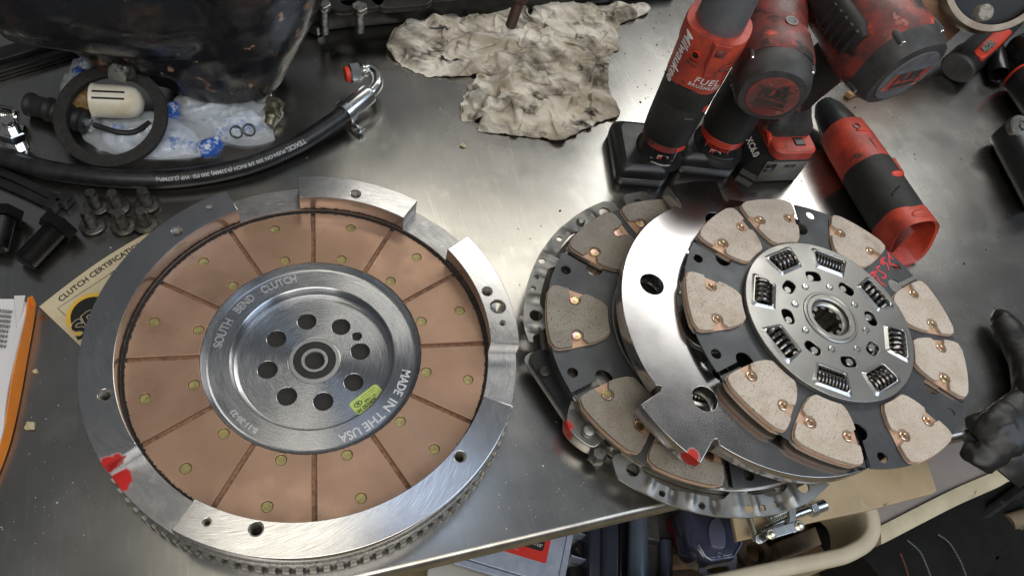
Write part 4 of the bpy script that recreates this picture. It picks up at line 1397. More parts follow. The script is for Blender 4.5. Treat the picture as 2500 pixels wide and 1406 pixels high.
def coons(px, corners, nu, nv):
    """grid over a traced outline; corners = four indices into it"""
    k = len(px)
    sides = []
    for a in range(4):
        i0, i1 = corners[a], corners[(a + 1) % 4]
        idx = [i0]
        while idx[-1] != i1: idx.append((idx[-1] + 1) % k)
        c = catmull([P(*px[i], 0) for i in idx], 10)
        L_ = [0]
        for p, q in zip(c, c[1:]): L_.append(L_[-1] + (q - p).length)
        m_ = nu if a % 2 == 0 else nv
        t_ = np.linspace(0, L_[-1], m_)
        arr = np.array([tuple(p) for p in c])
        sides.append(np.stack([np.interp(t_, L_, arr[:, d]) for d in range(3)], 1))
    top, right, bot, left = sides[0], sides[1], sides[2][::-1], sides[3][::-1]
    u = np.linspace(0, 1, nu)[None, :, None]; v = np.linspace(0, 1, nv)[:, None, None]
    g = (1 - v) * top[None] + v * bot[None] + (1 - u) * left[:, None] + u * right[:, None]
    g -= (1 - u) * (1 - v) * top[0] + u * (1 - v) * top[-1] + (1 - u) * v * bot[0] + u * v * bot[-1]
    return g


def crumple(px, corners, nu, nv, su, sv, seed, floor=None, hmax=.03, fq=(1.5, 5), iters=230):
    """cloth with more length than its outline has room for, let go until it buckles into folds"""
    rs_ = np.random.RandomState(seed)
    g = coons(px, corners, nu, nv)
    base = g.copy()
    fl = np.zeros((nv, nu)) if floor is None else floor(g)
    lo_ = np.array([[rs_.randn() for _ in range(9)] for _ in range(7)])
    yi, xi = np.meshgrid(np.linspace(0, 6, nv), np.linspace(0, 8, nu), indexing='ij')
    y0, x0 = np.clip(yi.astype(int), 0, 5), np.clip(xi.astype(int), 0, 7)
    fy, fx = yi - y0, xi - x0
    smooth = lo_[y0, x0] * (1 - fy) * (1 - fx) + lo_[y0, x0 + 1] * (1 - fy) * fx + lo_[y0 + 1, x0] * fy * (1 - fx) + lo_[y0 + 1, x0 + 1] * fy * fx
    uu, vv = np.meshgrid(np.linspace(0, 1, nu), np.linspace(0, 1, nv))
    dome = (4 * uu * (1 - uu)) ** .35 * (4 * vv * (1 - vv)) ** .35
    big = np.array([[ridge((uu[i, j] * fq[0] + .5 * smooth[i, j] * .3, vv[i, j] * fq[1] + .25 * math.sin(uu[i, j] * 5 + seed), seed * 3.1), 2) for j in range(nu)] for i in range(nv)])
    lump = dome * np.clip(.5 + .5 * smooth, 0, 1.4) * hmax * .35
    fl = fl + lump
    g[..., 2] = fl + .001 + dome * hmax * (.30 + .55 * np.clip(big, 0, 1)) + .002 * rs_.rand(nv, nu)
    cons = []
    for dy, dx, st in ((0, 1, 1.0), (1, 0, 1.0), (1, 1, .6), (1, -1, .6), (0, 2, .22), (2, 0, .22), (0, 4, .16), (4, 0, .16)):
        a = (slice(0, nv - dy), slice(max(0, -dx), nu - max(0, dx)))
        b_ = (slice(dy, nv), slice(max(0, dx), nu + min(0, dx)))   # partner points
        d = (base[b_] - base[a])
        L_ = np.linalg.norm(d, axis=-1)
        du_, dv_ = abs(dx), dy
        f = su if dy == 0 else sv if dx == 0 else (su + sv) / 2
        cons.append((a, b_, L_ * f, st))
    w = np.ones((nv, nu)); w[0] = w[-1] = .15; w[:, 0] = w[:, -1] = .15
    vel = np.zeros_like(g)
    for it in range(iters):
        vel *= .90
        vel[..., 2] -= .00006
        old = g.copy()
        g += vel
        for _ in range(3):
            acc = np.zeros_like(g); cnt = np.zeros((nv, nu, 1))
            for a, b_, L_, st in cons:
                d = g[b_] - g[a]
                n_ = np.linalg.norm(d, axis=-1) + 1e-9
                c = (d * ((n_ - L_) / n_ * .5 * st)[..., None])
                acc[a] += c; acc[b_] -= c
                cnt[a] += st; cnt[b_] += st
            g += acc / np.maximum(cnt, 1) * 1.6 * w[..., None]
            g[..., 2] = np.maximum(g[..., 2], fl + .0008)
            over = g[..., 2] - (fl + hmax)
            g[..., 2] -= np.maximum(over, 0) * .35
        g[..., :2] += (base[..., :2] - g[..., :2]) * (.004 + (w < 1) * .22)[..., None]
        vel = g - old
        vel = np.clip(vel, -.002, .002)
    return g


rag = MB()
heaps = []


def under(g):
    """what the cloth already lies on"""
    z = np.zeros(g.shape[:2])
    for h in heaps:
        pts = h.reshape(-1, 3)
        for i in range(g.shape[0]):
            d = ((g[i, :, None, :2] - pts[None, :, :2]) ** 2).sum(-1)
            k = d.argmin(1)
            ok = d[np.arange(len(k)), k] < .006 ** 2
            z[i] = np.maximum(z[i], np.where(ok, pts[k, 2] * .55, 0))
    return z


for px, cr4, nu, nv, su, sv, sd, hm, fq in (
        ([(1140, 55), (1170, 26), (1250, 20), (1290, 40), (1320, 12), (1430, 16), (1572, 12), (1580, 36), (1512, 66), (1508, 125), (1440, 145), (1370, 150), (1280, 125), (1200, 85)], (0, 6, 9, 12), 132, 72, 1.34, 1.26, 5, .054, (3.6, 1.0)),
        ([(1165, 322), (1198, 262), (1260, 228), (1330, 180), (1400, 125), (1500, 120), (1482, 190), (1512, 285), (1440, 312), (1370, 346), (1320, 340), (1240, 332)], (0, 4, 5, 7), 112, 84, 1.16, 1.36, 8, .048, (.8, 3.0)),
        ([(1195, 165), (1240, 140), (1330, 125), (1415, 125), (1385, 190), (1280, 250), (1190, 292), (1130, 298), (1123, 270), (1145, 215)], (0, 3, 6, 8), 100, 76, 1.12, 1.36, 3, .050, (.7, 2.6)),
        ([(945, 112), (962, 78), (1010, 50), (1100, 44), (1190, 56), (1290, 96), (1385, 135), (1360, 155), (1300, 168), (1200, 184), (1100, 189), (1040, 186), (985, 164), (952, 134)], (0, 3, 6, 10), 124, 78, 1.10, 1.38, 12, .052, (.6, 2.8))):
    g = crumple(px, cr4, nu, nv, su, sv, sd, under if heaps else None, hm, fq)
    heaps.append(g)
    vs = [tuple(p) for p in g.reshape(-1, 3)]
    fs = [(i * nu + j, i * nu + j + 1, (i + 1) * nu + j + 1, (i + 1) * nu + j) for i in range(nv - 1) for j in range(nu - 1)]
    rag.add(vs, fs)
rme = rag.mesh('rag')
ro = bpy.data.objects.new('rag', rme)
ro.modifiers.new('thickness', 'SOLIDIFY').thickness = .0007
sm_ = ro.modifiers.new('soften', 'SMOOTH'); sm_.iterations = 2; sm_.factor = .35
rme2 = bpy.data.meshes.new_from_object(ro.evaluated_get(bpy.context.evaluated_depsgraph_get())) if False else None
C.objects.link(ro)
bpy.context.view_layer.update()
rme2 = bpy.data.meshes.new_from_object(ro.evaluated_get(bpy.context.evaluated_depsgraph_get()))
bpy.data.objects.remove(ro)
tag(mesh_obj('rag', rme2, M['rag'], None, 80), 'crumpled cream cotton rag with grey grease stains lying behind the bench clutter', 'rag')

# ------------------------------------------------------------------ cast housing and black steelwork behind
M['rust_cast'] = mat('black_painted_rusty_casting', (.014, .015, .018), .24, .15, (.045, .032, .026), 13, .54, .66,
                     spots=[((.20, .10, .06), 19, .64, .69), ((.010, .010, .011), 30, .54, .64), ((.34, .20, .14), 52, .66, .69)], rvar=.10, rscale=50, bump=.14, bscale=170)
hs_ = thing('gearbox_housing', 'big black rusty cast housing bulging down onto the bench at upper left', 'gearbox housing', P(545, 190))
HL = hs_.location
b = MB()
bc = P(552, 196)


def ring_(z, rx, ry, ox=0, oy=0, p=2.4, rot=.25, n=48):
    c_ = bc + Vector((ox, oy, z)) - HL
    ax_ = Vector((math.cos(rot), math.sin(rot), 0)); ay_ = Vector((-math.sin(rot), math.cos(rot), 0))
    return sect(c_, ax_, ay_, None, rx, ry, p, n)


b.loft([ring_(.0006, .040, .030), ring_(.004, .056, .046), ring_(.016, .068, .058), ring_(.05, .084, .078, -.002, .010), ring_(.09, .103, .10, -.006, .03), ring_(.13, .125, .12, -.014, .05), ring_(.2, .15, .14, -.02, .07), ring_(.24, .14, .13, -.02, .07)])
# left arm with its sagging underside
arm = [P(x, y, z) - HL for x, y, z in ((40, -80, .12), (130, -30, .108), (225, 40, .095), (300, 70, .085), (380, 90, .075), (470, 120, .065))]
b.tube(catmull(arm, 6), [.05 - .006 * abs(math.sin(i * .4)) for i in range(31)], 20)
arm2 = [P(x, y, z) - HL for x, y, z in ((40, -90, .16), (200, -60, .16), (380, -40, .14), (560, -60, .13))]
b.tube(catmull(arm2, 6), .075, 20)
flng = [P(x, y, z) - HL for x, y, z in ((228, 138, .060), (268, 150, .056), (320, 140, .056), (372, 158, .045), (410, 200, .024))]
b.tube(catmull(flng, 6), [.0135] * 25, 14)
me = b.mesh('casting')
ho = link(bpy.data.objects.new('casting', me), None)
md = ho.modifiers.new('r', 'REMESH'); md.mode = 'VOXEL'; md.voxel_size = .0042
ms_ = ho.modifiers.new('s', 'SMOOTH'); ms_.iterations = 9; ms_.factor = .6
dg = bpy.context.evaluated_depsgraph_get()
me2 = bpy.data.meshes.new_from_object(ho.evaluated_get(dg))
bpy.data.objects.remove(ho)
for v in me2.vertices:
    p = v.co
    v.co = p + v.normal * (.0013 * fbm(p * 26) + .0001 * fbm(p * 130))
    if v.co.z < .0006: v.co.z = .0006
mesh_obj('casting', me2, M['rust_cast'], hs_, 60)


def bolt_parts(t, o, axis_, r, shank, hexr=None, head=.006, thread=True, mh=None, mt=None, name='bolt'):
    """hex head with a threaded shank along axis_"""
    f = MB().frame(o, axis_)
    f.hexnut(hexr or r * 1.7, 0, head, .0007)
    f.build(name + '_head', mh or M['zinc'], t, 25)
    g = MB().frame(o, axis_)
    k = int(shank / .0011)
    g.lathe([(r, -.0001)] + [(r - (.0007 if i % 2 else 0), -shank * i / k) for i in range(1, k)] + [(r * .75, -shank)], 20)
    g.build('thread', mt or M['thread'], t, 25)


q = P(290, 176, .066) - HL
MB().frame(q, Vector((-.1, -.8, .5)), (1, 0, .1)).box(-.011, .011, -.009, .009, -.014, .004, .0015).build('lug_nut', mat('scuffed_bare_steel', (.62, .60, .52), .4, 1.0, (.16, .15, .13), 120, .45, .6), hs_)
q = P(148, 22, .10) - HL
bolt_parts(hs_, q, (0, .25, 1), .0065, .034, .0115, .010, name='stud')

rail_m = mat('black_rail_paint', (.012, .012, .013), .35, .1, (.03, .028, .026), 30, .5, .65)
for lbl, pa, pb, w_, h_ in (('black steel rail at the upper left running under the housing', (-60, 180), (320, 62), .011, .016), ('thin black steel strip in front of the rail at the upper left', (-60, 205), (250, 112), .006, .010)):
    A, Bq = P(*pa), P(*pb)
    o_ = thing('steel_rail', lbl, 'steel rail', A)
    d_ = Bq - A
    MB().frame(Vector((0, 0, 0)), (0, 0, 1), d_).box(0, d_.length, -w_, w_, .0004, h_, .002).build('rail', rail_m, o_)
    MB().frame(Vector((0, 0, 0)), (0, 0, 1), d_).box(.02, d_.length * .9, -w_ * 1.3, -w_ * .9, .0003, h_ * .3, .0008).build('foot_flange', rail_m, o_)

# long dark beam across the back with its tabs and bolts
A, Bq = P(640, 92), P(1650, -8)
t = thing('steel_beam', 'long dark steel beam across the back with holed tabs and hanging bolts', 'steel beam', A)
d_ = Bq - A
beam_m = mat('oily_black_steel', (.045, .043, .040), .38, .6, (.025, .024, .022), 26, .4, .62, spots=[((.11, .09, .07), 40, .64, .74)], rvar=.1)
fb = MB().frame((0, 0, 0), (0, 0, 1), d_)
fb.box(-.05, d_.length, 0, .05, .0006, .030, .002)
fb.build('beam', beam_m, t)
MB().frame((0, 0, 0), (0, 0, 1), d_).box(-.05, d_.length, .02, .16, .030, .06, .004).build('upper_flange', beam_m, t)
for (px, py, rx, hole) in ((868, 14, .040, True), (985, 8, .042, False)):
    q = P(px, py, .050) - A
    dm = MB().frame(q, (0, 0, 1), d_).mat
    con = [rrect(0, .012, rx * 2, .05, .022, 6)]
    if hole: con.append(circ(-.008, .006, .0095, 24))
    mt_ = plate(con, -.004, .004, .0014)
    mt_.transform(dm)
    mesh_obj('tab', mt_, beam_m, t)
bolt_steel = mat('dull_zinc_bolt', (.42, .41, .38), .35, 1.0, (.2, .19, .17), 90, .45, .6)
for px, py, sh in ((789, 22, .026), (878, 30, .018)):
    q = P(px, py, .052) - A
    bolt_parts(t, q, (0, 0, 1), .0062, sh + .012, .0105, .009, mh=bolt_steel, mt=bolt_steel)
q = P(772, 66, .008) - A
MB().at(q).hexnut(.011, -.006, .006).build('nut', bolt_steel, t)
q = P(1268, 2, .06) - A
bolt_parts(t, q, (.1, .2, 1), .0075, .040, .011, .01, mh=mat('rusty_bolt', (.10, .06, .04), .6, .5), mt=mat('rusty_thread', (.09, .055, .04), .6, .5))

# ------------------------------------------------------------------ hose
hose_px = [(-60, 372, .011), (0, 382, .011), (60, 400, .011), (150, 421, .011), (300, 437, .011), (450, 434, .011), (600, 405, .012), (720, 356, .014), (800, 307, .018), (858, 266, .021)]
t = thing('hydraulic_hose', 'black printed hydraulic hose with a bent zinc elbow fitting and red cap', 'hose', P(450, 434))
HO = t.location
hp = catmull([P(x, y, z) - HO for x, y, z in hose_px], 14)
hr_ = .0103
MB().tube(hp, hr_, 20).build('hose', mat('black_hose', (.010, .010, .011), .36, 0, (.025, .025, .026), 60, .4, .6, bump=.15, bscale=1200), t, 60)
cum = [0]
for i in range(1, len(hp)): cum.append(cum[-1] + (hp[i] - hp[i - 1]).length)


def hose_at(s):
    s = max(0, min(cum[-1] - 1e-6, s))
    i = max(k for k in range(len(cum)) if cum[k] <= s)
    i = min(i, len(hp) - 2)
    f = (s - cum[i]) / max(1e-9, cum[i + 1] - cum[i])
    return hp[i].lerp(hp[i + 1], f), (hp[i + 1] - hp[i]).normalized()


def near_s(px, py, z):
    q = P(px, py, z) - HO
    return cum[min(range(len(hp)), key=lambda i: (hp[i] - q).length)]


def hose_text(txt, size, s_mid, ang=40, **k):
    me = text_mesh(txt, size, **k)

    def fn(x, y, h):
        p, tg = hose_at(s_mid - x)
        up = Vector((0, 0, 1)); sd = tg.cross(up).normalized(); up = sd.cross(tg)
        # letters read from the fitting end to the left, their feet away from the viewer
        th = R(ang) + y / hr_
        return p + (up * math.cos(th) + sd * math.sin(th)) * (hr_ + h + .00005)
    return map_mesh(me, fn)


s1, s0 = near_s(690, 372, .013), near_s(385, 437, .011)
mm_ = text_mesh('PUSH-ON 300 3/8 INCH (9.53MM) 300 PSI  WP (2.07MPa)', .0078)
wd_ = max(v.co.x for v in mm_.vertices) - min(v.co.x for v in mm_.vertices)
hw_ = mat('hose_print', (.40, .42, .42), .5)
mesh_obj('lettering', hose_text('PUSH-ON 300 3/8 INCH (9.53MM) 300 PSI  WP (2.07MPa)', .0078 * (s1 - s0) / wd_, (s0 + s1) / 2, bold=.00012), hw_, t)
s2 = near_s(716, 360, .014)
mesh_obj('lettering', hose_text('TEXCEL', .0072, s2 + .002, bold=.0002), hw_, t)
FT = [P(x, y, z) - HO for x, y, z in ((846, 274, .0205), (905, 226, .026), (921, 205, .028), (918, 182, .028), (902, 170, .028), (880, 178, .028), (852, 182, .028))]
fd = (FT[1] - FT[0]).normalized()
FA = Axis(FT[0], fd, (0, 0, 1)); fl_ = (FT[1] - FT[0]).length
axis_loft(FA, 'ferrule', [(-.004, .0122, .0122), (-.003, .0130, .0130), (.004, .0130, .0130), (.0045, .0118, .0118), (fl_ - .006, .0118, .0118), (fl_ - .003, .0112, .0112), (fl_ - .001, .0085, .0085)], M['zinc'], t, 2)
axis_loft(Axis(FA.pt(-.005), fd, (0, 0, 1)), 'hose_clamp', [(0, .0136, .0136), (.0006, .0142, .0142), (.0085, .0142, .0142), (.009, .0136, .0136)], M['zinc'], t, 2)
for k in range(7):
    th = R(-150 + 15 * k)
    e_ = FA.y * math.cos(th) + FA.x * math.sin(th)
    MB().frame(FA.pt(-.0007) + e_ * .0142, e_, fd).box(-.003, .003, -.0005, .0005, -.0002, .0004).build('clamp_notch', M['gear'], t)
MB().frame(FA.pt(-.001, .010, -.012), FA.x, fd).cyl(.0028, -.006, .009, 12, .0004).build('clamp_screw', M['chrome'], t)
MB().frame(FA.pt(-.001, .012, -.013), FA.x, fd).hexnut(.0048, .008, .013).build('clamp_screw_head', M['zinc'], t)
el = catmull([FT[1], FT[1] + fd * .004] + [FT[2], FT[3], FT[4]] + [FT[4].lerp(FT[5], .7)], 8)
MB().tube(el, .0072, 18).build('elbow', M['zinc'], t, 60)
nd = (FT[6] - FT[5]).normalized()
nb = MB().frame(FT[4].lerp(FT[5], .45), nd)
nb.lathe([(.0072, 0), (.0085, .001), (.0085, .003), (.0076, .0035), (.0088, .005), (.0098, .0065)], 24)
nb.build('collar', M['chrome'], t)
MB().frame(FT[5], nd).lathe([(.0085, -.001), (.0118, .001), (.0122, .003), (.0122, .012), (.0112, .0135)], 6).build('hex_nut', M['zinc'], t, 25)
MB().frame(FT[5], nd).cyl(.0098, .0130, .0195, 24, .0012).build('plug_cap', M['tool_red_clean'], t)

# ------------------------------------------------------------------ gasket ring, white plug, rubber boot, bags, fittings
RC = P(272, 284, .030)
rn = Vector((.05, -.42, 1)).normalized()
t = tag(mesh_obj('gasket_ring', plate([circ(0, 0, .0585, 96), circ(0, 0, .0455, 96)], -.004, .004, .0012, res=2), mat('black_felt_ring', (.018, .017, .016), .8, 0, (.03, .028, .025), 200, .4, .6, bump=.4, bscale=900)),
        'flat black ring leaning on the plastic bags in front of the housing', 'ring')
x_ = (Vector((1, 0, 0)) - rn * rn.x).normalized()
m4 = Matrix((x_, rn.cross(x_), rn)).transposed().to_4x4(); m4.translation = RC
t.matrix_world = m4
wp = mat('ivory_nylon', (.78, .73, .60), .4, 0, (.70, .60, .42), 40, .5, .7)
W0, W1 = P(226, 246, .028), P(352, 251, .028)
t = thing('nylon_plug', 'white slotted nylon plug with a domed end lying inside the black ring', 'plug', W0)
ax = Axis((0, 0, 0), W1 - W0, (0, -.3, 1)); ln_ = (W1 - W0).length
axis_loft(ax, 'sleeve', [(0, .0175, .0175), (.001, .0188, .0188), (.004, .0188, .0188), (.005, .0180, .0180), (ln_ * .66, .0180, .0180), (ln_ * .72, .0176, .0176), (ln_ * .86, .0155, .0155), (ln_ * .95, .0105, .0105), (ln_, .003, .003)], wp, t, 2, 50)
for a_ in (-12, 12):
    th = R(a_ + 8); e_ = ax.y * math.cos(th) + ax.x * math.sin(th)
    MB().frame(ax.pt(.021) + e_ * .0178, e_, ax.d).box(-.021, .016, -.0011, .0011, -.002, .0006).build('slot', M['rubber'], t)
tag(MB().frame(P(206, 246, .016), (1, .35, 0)).lathe([(.013, -.012), (.0145, -.010), (.0145, .010), (.013, .012)], 28).build('spool', mat('brown_bakelite', (.22, .125, .05), .35, 0, (.36, .24, .11), 60, .5, .6), None), 'brown round spool just left of the white plug inside the ring', 'spool')
t = thing('rubber_boot', 'black ribbed rubber boot with a thin bent pipe poking through the ring', 'boot', P(150, 275))
bo = t.location
pp = [P(x, y, z) - bo for x, y, z in ((72, 255, .012), (120, 268, .013), (170, 285, .015), (215, 300, .016))]
q = catmull(pp, 10)
MB().tube(q, [.0115 + (.0028 * max(0, math.sin(i * 1.35)) if 9 < i < 30 else 0) + (.0018 if i < 3 else 0) for i in range(len(q))], 20).build('boot', M['rubber'], t, 60)
dv = (q[-1] - q[-4]).normalized()
MB().frame(q[-1], dv).lathe([(.0085, -.003), (.0095, 0), (.0095, .007), (.0075, .0085), (.003, .009)], 20).build('crimp', M['zinc'], t)
MB().tube(catmull([q[-1]] + [P(x, y, z) - bo for x, y, z in ((262, 316, .016), (300, 325, .014), (335, 320, .012), (365, 300, .012))], 8), .0032, 10).build('pipe', M['rubber'], t, 60)


def fitting(name, lbl, cat, o, d, segs, m=M['chrome']):
    t = thing(name, lbl, cat, o)
    z = 0
    for kind, r, l in segs:
        f = MB().frame(Vector((0, 0, 0)), d)
        if kind == 'hex': f.hexnut(r, z, z + l, .0009); nm = 'hex'
        elif kind == 'thr':
            k = max(4, int(l / .00085)); f.lathe([(r - (.0008 if i % 2 else 0), z + l * i / k) for i in range(k + 1)], 22); nm = 'thread'
        elif kind == 'bore': f.lathe([(r, z), (r, z + l), (r * .72, z + l), (r * .70, z + l * .2), (.0001, z + l * .15)], 22, cap=False); nm = 'spigot'
        else: f.lathe([(r * .94, z), (r, z + l * .2), (r, z + l * .8), (r * .94, z + l)], 22); nm = 'body'
        f.build(nm, m, t, 28)
        z += l
    return t


fitting('pipe_fitting', 'chrome pipe fitting standing left of the ring, threads showing', 'pipe fitting', P(57, 376, .0), (-.05, .10, 1), [('body', .0065, .005), ('body', .0085, .006), ('thr', .0098, .012), ('hex', .0135, .010), ('thr', .0085, .008), ('body', .0068, .006)])
fitting('pipe_fitting', 'chrome elbow fitting cut by the left edge of the photo', 'pipe fitting', P(44, 290, .012), (-.85, -.35, .25), [('body', .010, .006), ('thr', .0115, .012), ('hex', .0145, .014), ('body', .011, .02)])
brs = mat('dull_brass_fitting', (.30, .28, .20), .35, .9, (.16, .15, .11), 90, .45, .6)
fitting('pipe_fitting', 'dull brass fitting with an open bore beside the bags, right of the housing', 'pipe fitting', P(672, 248, .013), (.10, -.62, -.12), [('hex', .0115, .008), ('thr', .0105, .007), ('hex', .0120, .006), ('body', .0085, .005), ('bore', .0078, .010)], brs)
MBz = None
film = mat('clear_plastic_film', (.80, .84, .88), .12, 0, alpha=.30, spec=.8, bump=.3, bscale=120)
film_w = mat('white_printed_film', (.62, .68, .76), .2, 0, (.16, .26, .52), 38, .56, .62, alpha=.9, bump=.25, bscale=120)
blue_f = mat('blue_printed_film', (.03, .11, .42), .2, 0, (.55, .62, .72), 70, .54, .60, bump=.2, bscale=120)


def bag(px, H, seed, m, fr=40, amp=.006):
    b = lobe(px, H, seed, (1, .4), amp=amp, freq=fr, ms=20, skew=1.5)
    return b.mesh('bag_film')


t = thing('plastic_bag', 'crumpled clear plastic bag with blue print lying under the black ring', 'plastic bag', P(430, 330))
for px, H, sd, m, nm in (([(200, 300), (260, 290), (380, 275), (480, 300), (540, 350), (500, 380), (420, 390), (340, 388), (260, 372), (210, 345)], .008, 3.3, film, 'film'),
                         ([(250, 320), (330, 300), (410, 290), (470, 320), (490, 365), (420, 382), (330, 380), (270, 362)], .006, 6.1, film_w, 'printed_panel'),
                         ([(486, 352), (512, 338), (545, 352), (530, 376), (500, 384), (480, 370)], .009, 2.2, blue_f, 'blue_corner')):
    me = bag(px, H, sd, m); me.transform(Matrix.Translation(-t.location))
    mesh_obj(nm, me, m, t, 80)
t = thing('plastic_bag', 'white and clear parts bag with washers inside, below the housing', 'plastic bag', P(560, 290))
for px, H, sd, m, nm in (([(430, 245), (520, 232), (620, 240), (690, 270), (668, 318), (668, 345), (600, 358), (540, 345), (480, 318), (440, 285)], .014, 8.8, film, 'film'),
                         ([(445, 262), (500, 240), (580, 245), (630, 280), (655, 310), (600, 328), (545, 348), (500, 320), (455, 292)], .011, 5.5, film_w, 'printed_panel'),
                         ([(402, 282), (420, 262), (440, 260), (438, 285), (420, 300), (405, 298)], .010, 1.2, blue_f, 'blue_corner')):
    me = bag(px, H, sd, m); me.transform(Matrix.Translation(-t.location))
    mesh_obj(nm, me, m, t, 80)
for px, py in ((577, 323), (608, 318)):
    MB().frame(P(px, py, .026) - t.location, (.3, -1, .5)).lathe([(.0055, -.0012), (.0075, -.0012), (.0075, .0012), (.0055, .0012), (.0055, -.0012)], 24, cap=False).build('washer', M['zinc'], t)
t = thing('plastic_bag', 'small scrap of clear bag with blue print at the upper left of the ring', 'plastic bag', P(200, 200))
for px, H, sd, m, nm in (([(150, 225), (175, 180), (205, 150), (232, 158), (228, 195), (200, 225), (165, 240)], .012, 9.3, film, 'film'),
                         ([(180, 195), (205, 160), (226, 165), (222, 190), (195, 210)], .010, 4.4, blue_f, 'printed_panel')):
    me = bag(px, H, sd, m); me.transform(Matrix.Translation(-t.location))
    mesh_obj(nm, me, m, t, 80)
cr_ = [('bright crumpled foil scrap right of the housing foot', (650, 238)), ('second foil scrap against the bags, left one of the pair', (622, 240))]
for lb, (px, py) in cr_:
    o_ = lobe([(px - 22, py - 2), (px - 5, py - 12), (px + 12, py - 14), (px + 14, py + 2), (px, py + 10), (px - 12, py + 8)], .010, px * .1, (1, .2), amp=.006, freq=90, ms=10).build('foil_scrap', M['chrome'], None, 50)
    tag(o_, lb, 'foil')

# ------------------------------------------------------------------ six flange bolts, black bolts, straps
grey_b = mat('grey_bolt_steel', (.25, .24, .215), .36, 1.0, (.14, .13, .115), 160, .45, .6)
proto = None
pos = [((238, 508), 'back row, leftmost'), ((289, 508), 'back row, middle'), ((361, 503), 'back row, rightmost'), ((228, 556), 'front row, leftmost'), ((304, 556), 'front row, middle'), ((357, 552), 'front row, rightmost')]
for i, ((px, py), w_) in enumerate(pos):
    if proto is None:
        t = thing('flange_bolt', '', 'bolt', P(px, py), group='flange bolts standing on their heads')
        MB().lathe([(.0050, .0004), (.0090, .0012), (.0122, .0030), (.0125, .0042), (.0118, .0050), (.0072, .0058)], 28).build('flange', grey_b, t)
        k = 16
        MB().lathe([(.0062, .0056)] + [(.0062 - (.0007 if j % 2 else 0), .0056 + .0185 * j / k) for j in range(1, k)] + [(.0050, .0245), (.0048, .0262), (.0001, .0262)], 20, cap=False).build('shank', grey_b, t, 25)
        proto = t
    else:
        t = copy_tree(proto)
        t.location = P(px, py)
        t.rotation_euler = (rnd.uniform(-.03, .03), rnd.uniform(-.03, .03), rnd.random() * 6)
    t['label'] = 'small grey flange bolt standing on its head, ' + w_ + ' of the six'
blk = mat('black_oxide_bolt', (.008, .0075, .007), .32, .4, (.016, .015, .013), 90, .5, .65)
A, Bq = P(132, 565, .0135), P(58, 642, .0105)
t = thing('hex_bolt', 'big black hex bolt lying between the six small bolts and the card', 'bolt', A)
d_ = A - Bq
bolt_parts(t, Vector((0, 0, 0)), d_, .0112, d_.length, .0185, .012, mh=blk, mt=blk)
A, Bq = P(8, 538, .0135), P(-10, 610, .0105)
t = thing('hex_bolt', 'black hex bolt half out of the photo at the left edge', 'bolt', A)
d_ = A - Bq
bolt_parts(t, Vector((0, 0, 0)), d_, .0105, d_.length, .0170, .011, mh=blk, mt=blk)
for lb, pts in (('black plastic cable tie, upper of the two below the hose at left', [(-30, 405), (60, 446), (120, 476), (160, 492)]), ('black plastic cable tie, lower of the two below the hose at left', [(-30, 432), (50, 466), (100, 490), (132, 503)])):
    pth = catmull([P(x, y, .004) for x, y in pts], 6)
    t = thing('cable_tie', lb, 'cable tie', pth[0])
    o = pth[0]
    MB().loft([[p - o + s for s in (Vector((0, .0042, -.0014)), Vector((0, .0042, .0014)), Vector((0, -.0042, .0014)), Vector((0, -.0042, -.0014)))] for p in pth]).build('strap', M['black_plastic'], t)
    MB().frame(pth[-1] - o, pth[-1] - pth[-3], (0, 0, 1)).box(-.0035, .007, -.0075, .0075, -.006, .006, .001).build('buckle', M['black_plastic'], t)

# ------------------------------------------------------------------ certification card and envelope
cm = mat('cream_card', (.60, .52, .35), .6, 0, (.55, .47, .31), 30, .4, .6)
A = P(97, 750, .001); B_ = P(332, 596, .001); Cc = P(199, 843, .001)
cx_ = (B_ - A).normalized(); cn_ = Vector((0, 0, 1)); cy_ = (Cc - A); cy_ = (cy_ - cx_ * cy_.dot(cx_)); ch_ = cy_.length; cy_.normalize()
t = thing('certificate_card', 'cream printed card sticking out from under the left side of the flywheel', 'card', A)
W_ = .150
mC = Matrix((cx_, -cy_, cn_)).transposed().to_4x4()
g_ = MB(); nx_ = 24
curl = lambda x, y: .0005 * math.exp(-((y) / .012) ** 2) + .0006 * (1 - min(1, x / .05)) ** 2
secs = []
for i in range(nx_ + 1):
    x = W_ * i / nx_
    top = [(x, -.095 * j / 10 + .006 * math.sin(PI * x / W_), .0004 + curl(x, .095 * j / 10)) for j in range(11)]
    secs.append(top + [(a_, b_, c_ - .0004) for a_, b_, c_ in top[::-1]])
me = g_.loft(secs).mesh('card'); me.transform(mC)
mesh_obj('card', me, cm, t)


def on_card(me):
    map_mesh(me, lambda x, y, z: (x, y + .006 * math.sin(PI * x / W_), z + .0005 + curl(x, -y)))
    me.transform(mC)
    return me


m1 = text_mesh('CLUTCH CERTIFICATION CARD', .0082, .0001, 'LEFT', bold=.00018, space=1.02); m1.transform(Matrix.Translation((.016, -.0085, 0)))
ln1 = MB().box(.010, .145, -.0142, -.0138, 0, .0001).mesh('l'); ln2 = MB().box(.010, .0104, -.088, -.0142, 0, .0001).mesh('l')
m2 = text_mesh('SOUTH BEND', .0050, .0001, 'LEFT', bold=.0001); m2.transform(Matrix.Translation((.066, -.020, 0)))
mesh_obj('print', joined('print', [on_card(m) for m in (m1, ln1, ln2, m2)]), M['ink'], t)
lq_ = P(230, 775) - A
lc = (lq_.dot(cx_), -lq_.dot(cy_))
gp_ = [(lc[0] + (.0225 + .0012 * (1 if i % 4 < 2 else 0)) * math.cos(2 * PI * i / 120), lc[1] + (.0225 + .0012 * (1 if i % 4 < 2 else 0)) * math.sin(2 * PI * i / 120)) for i in range(120)]
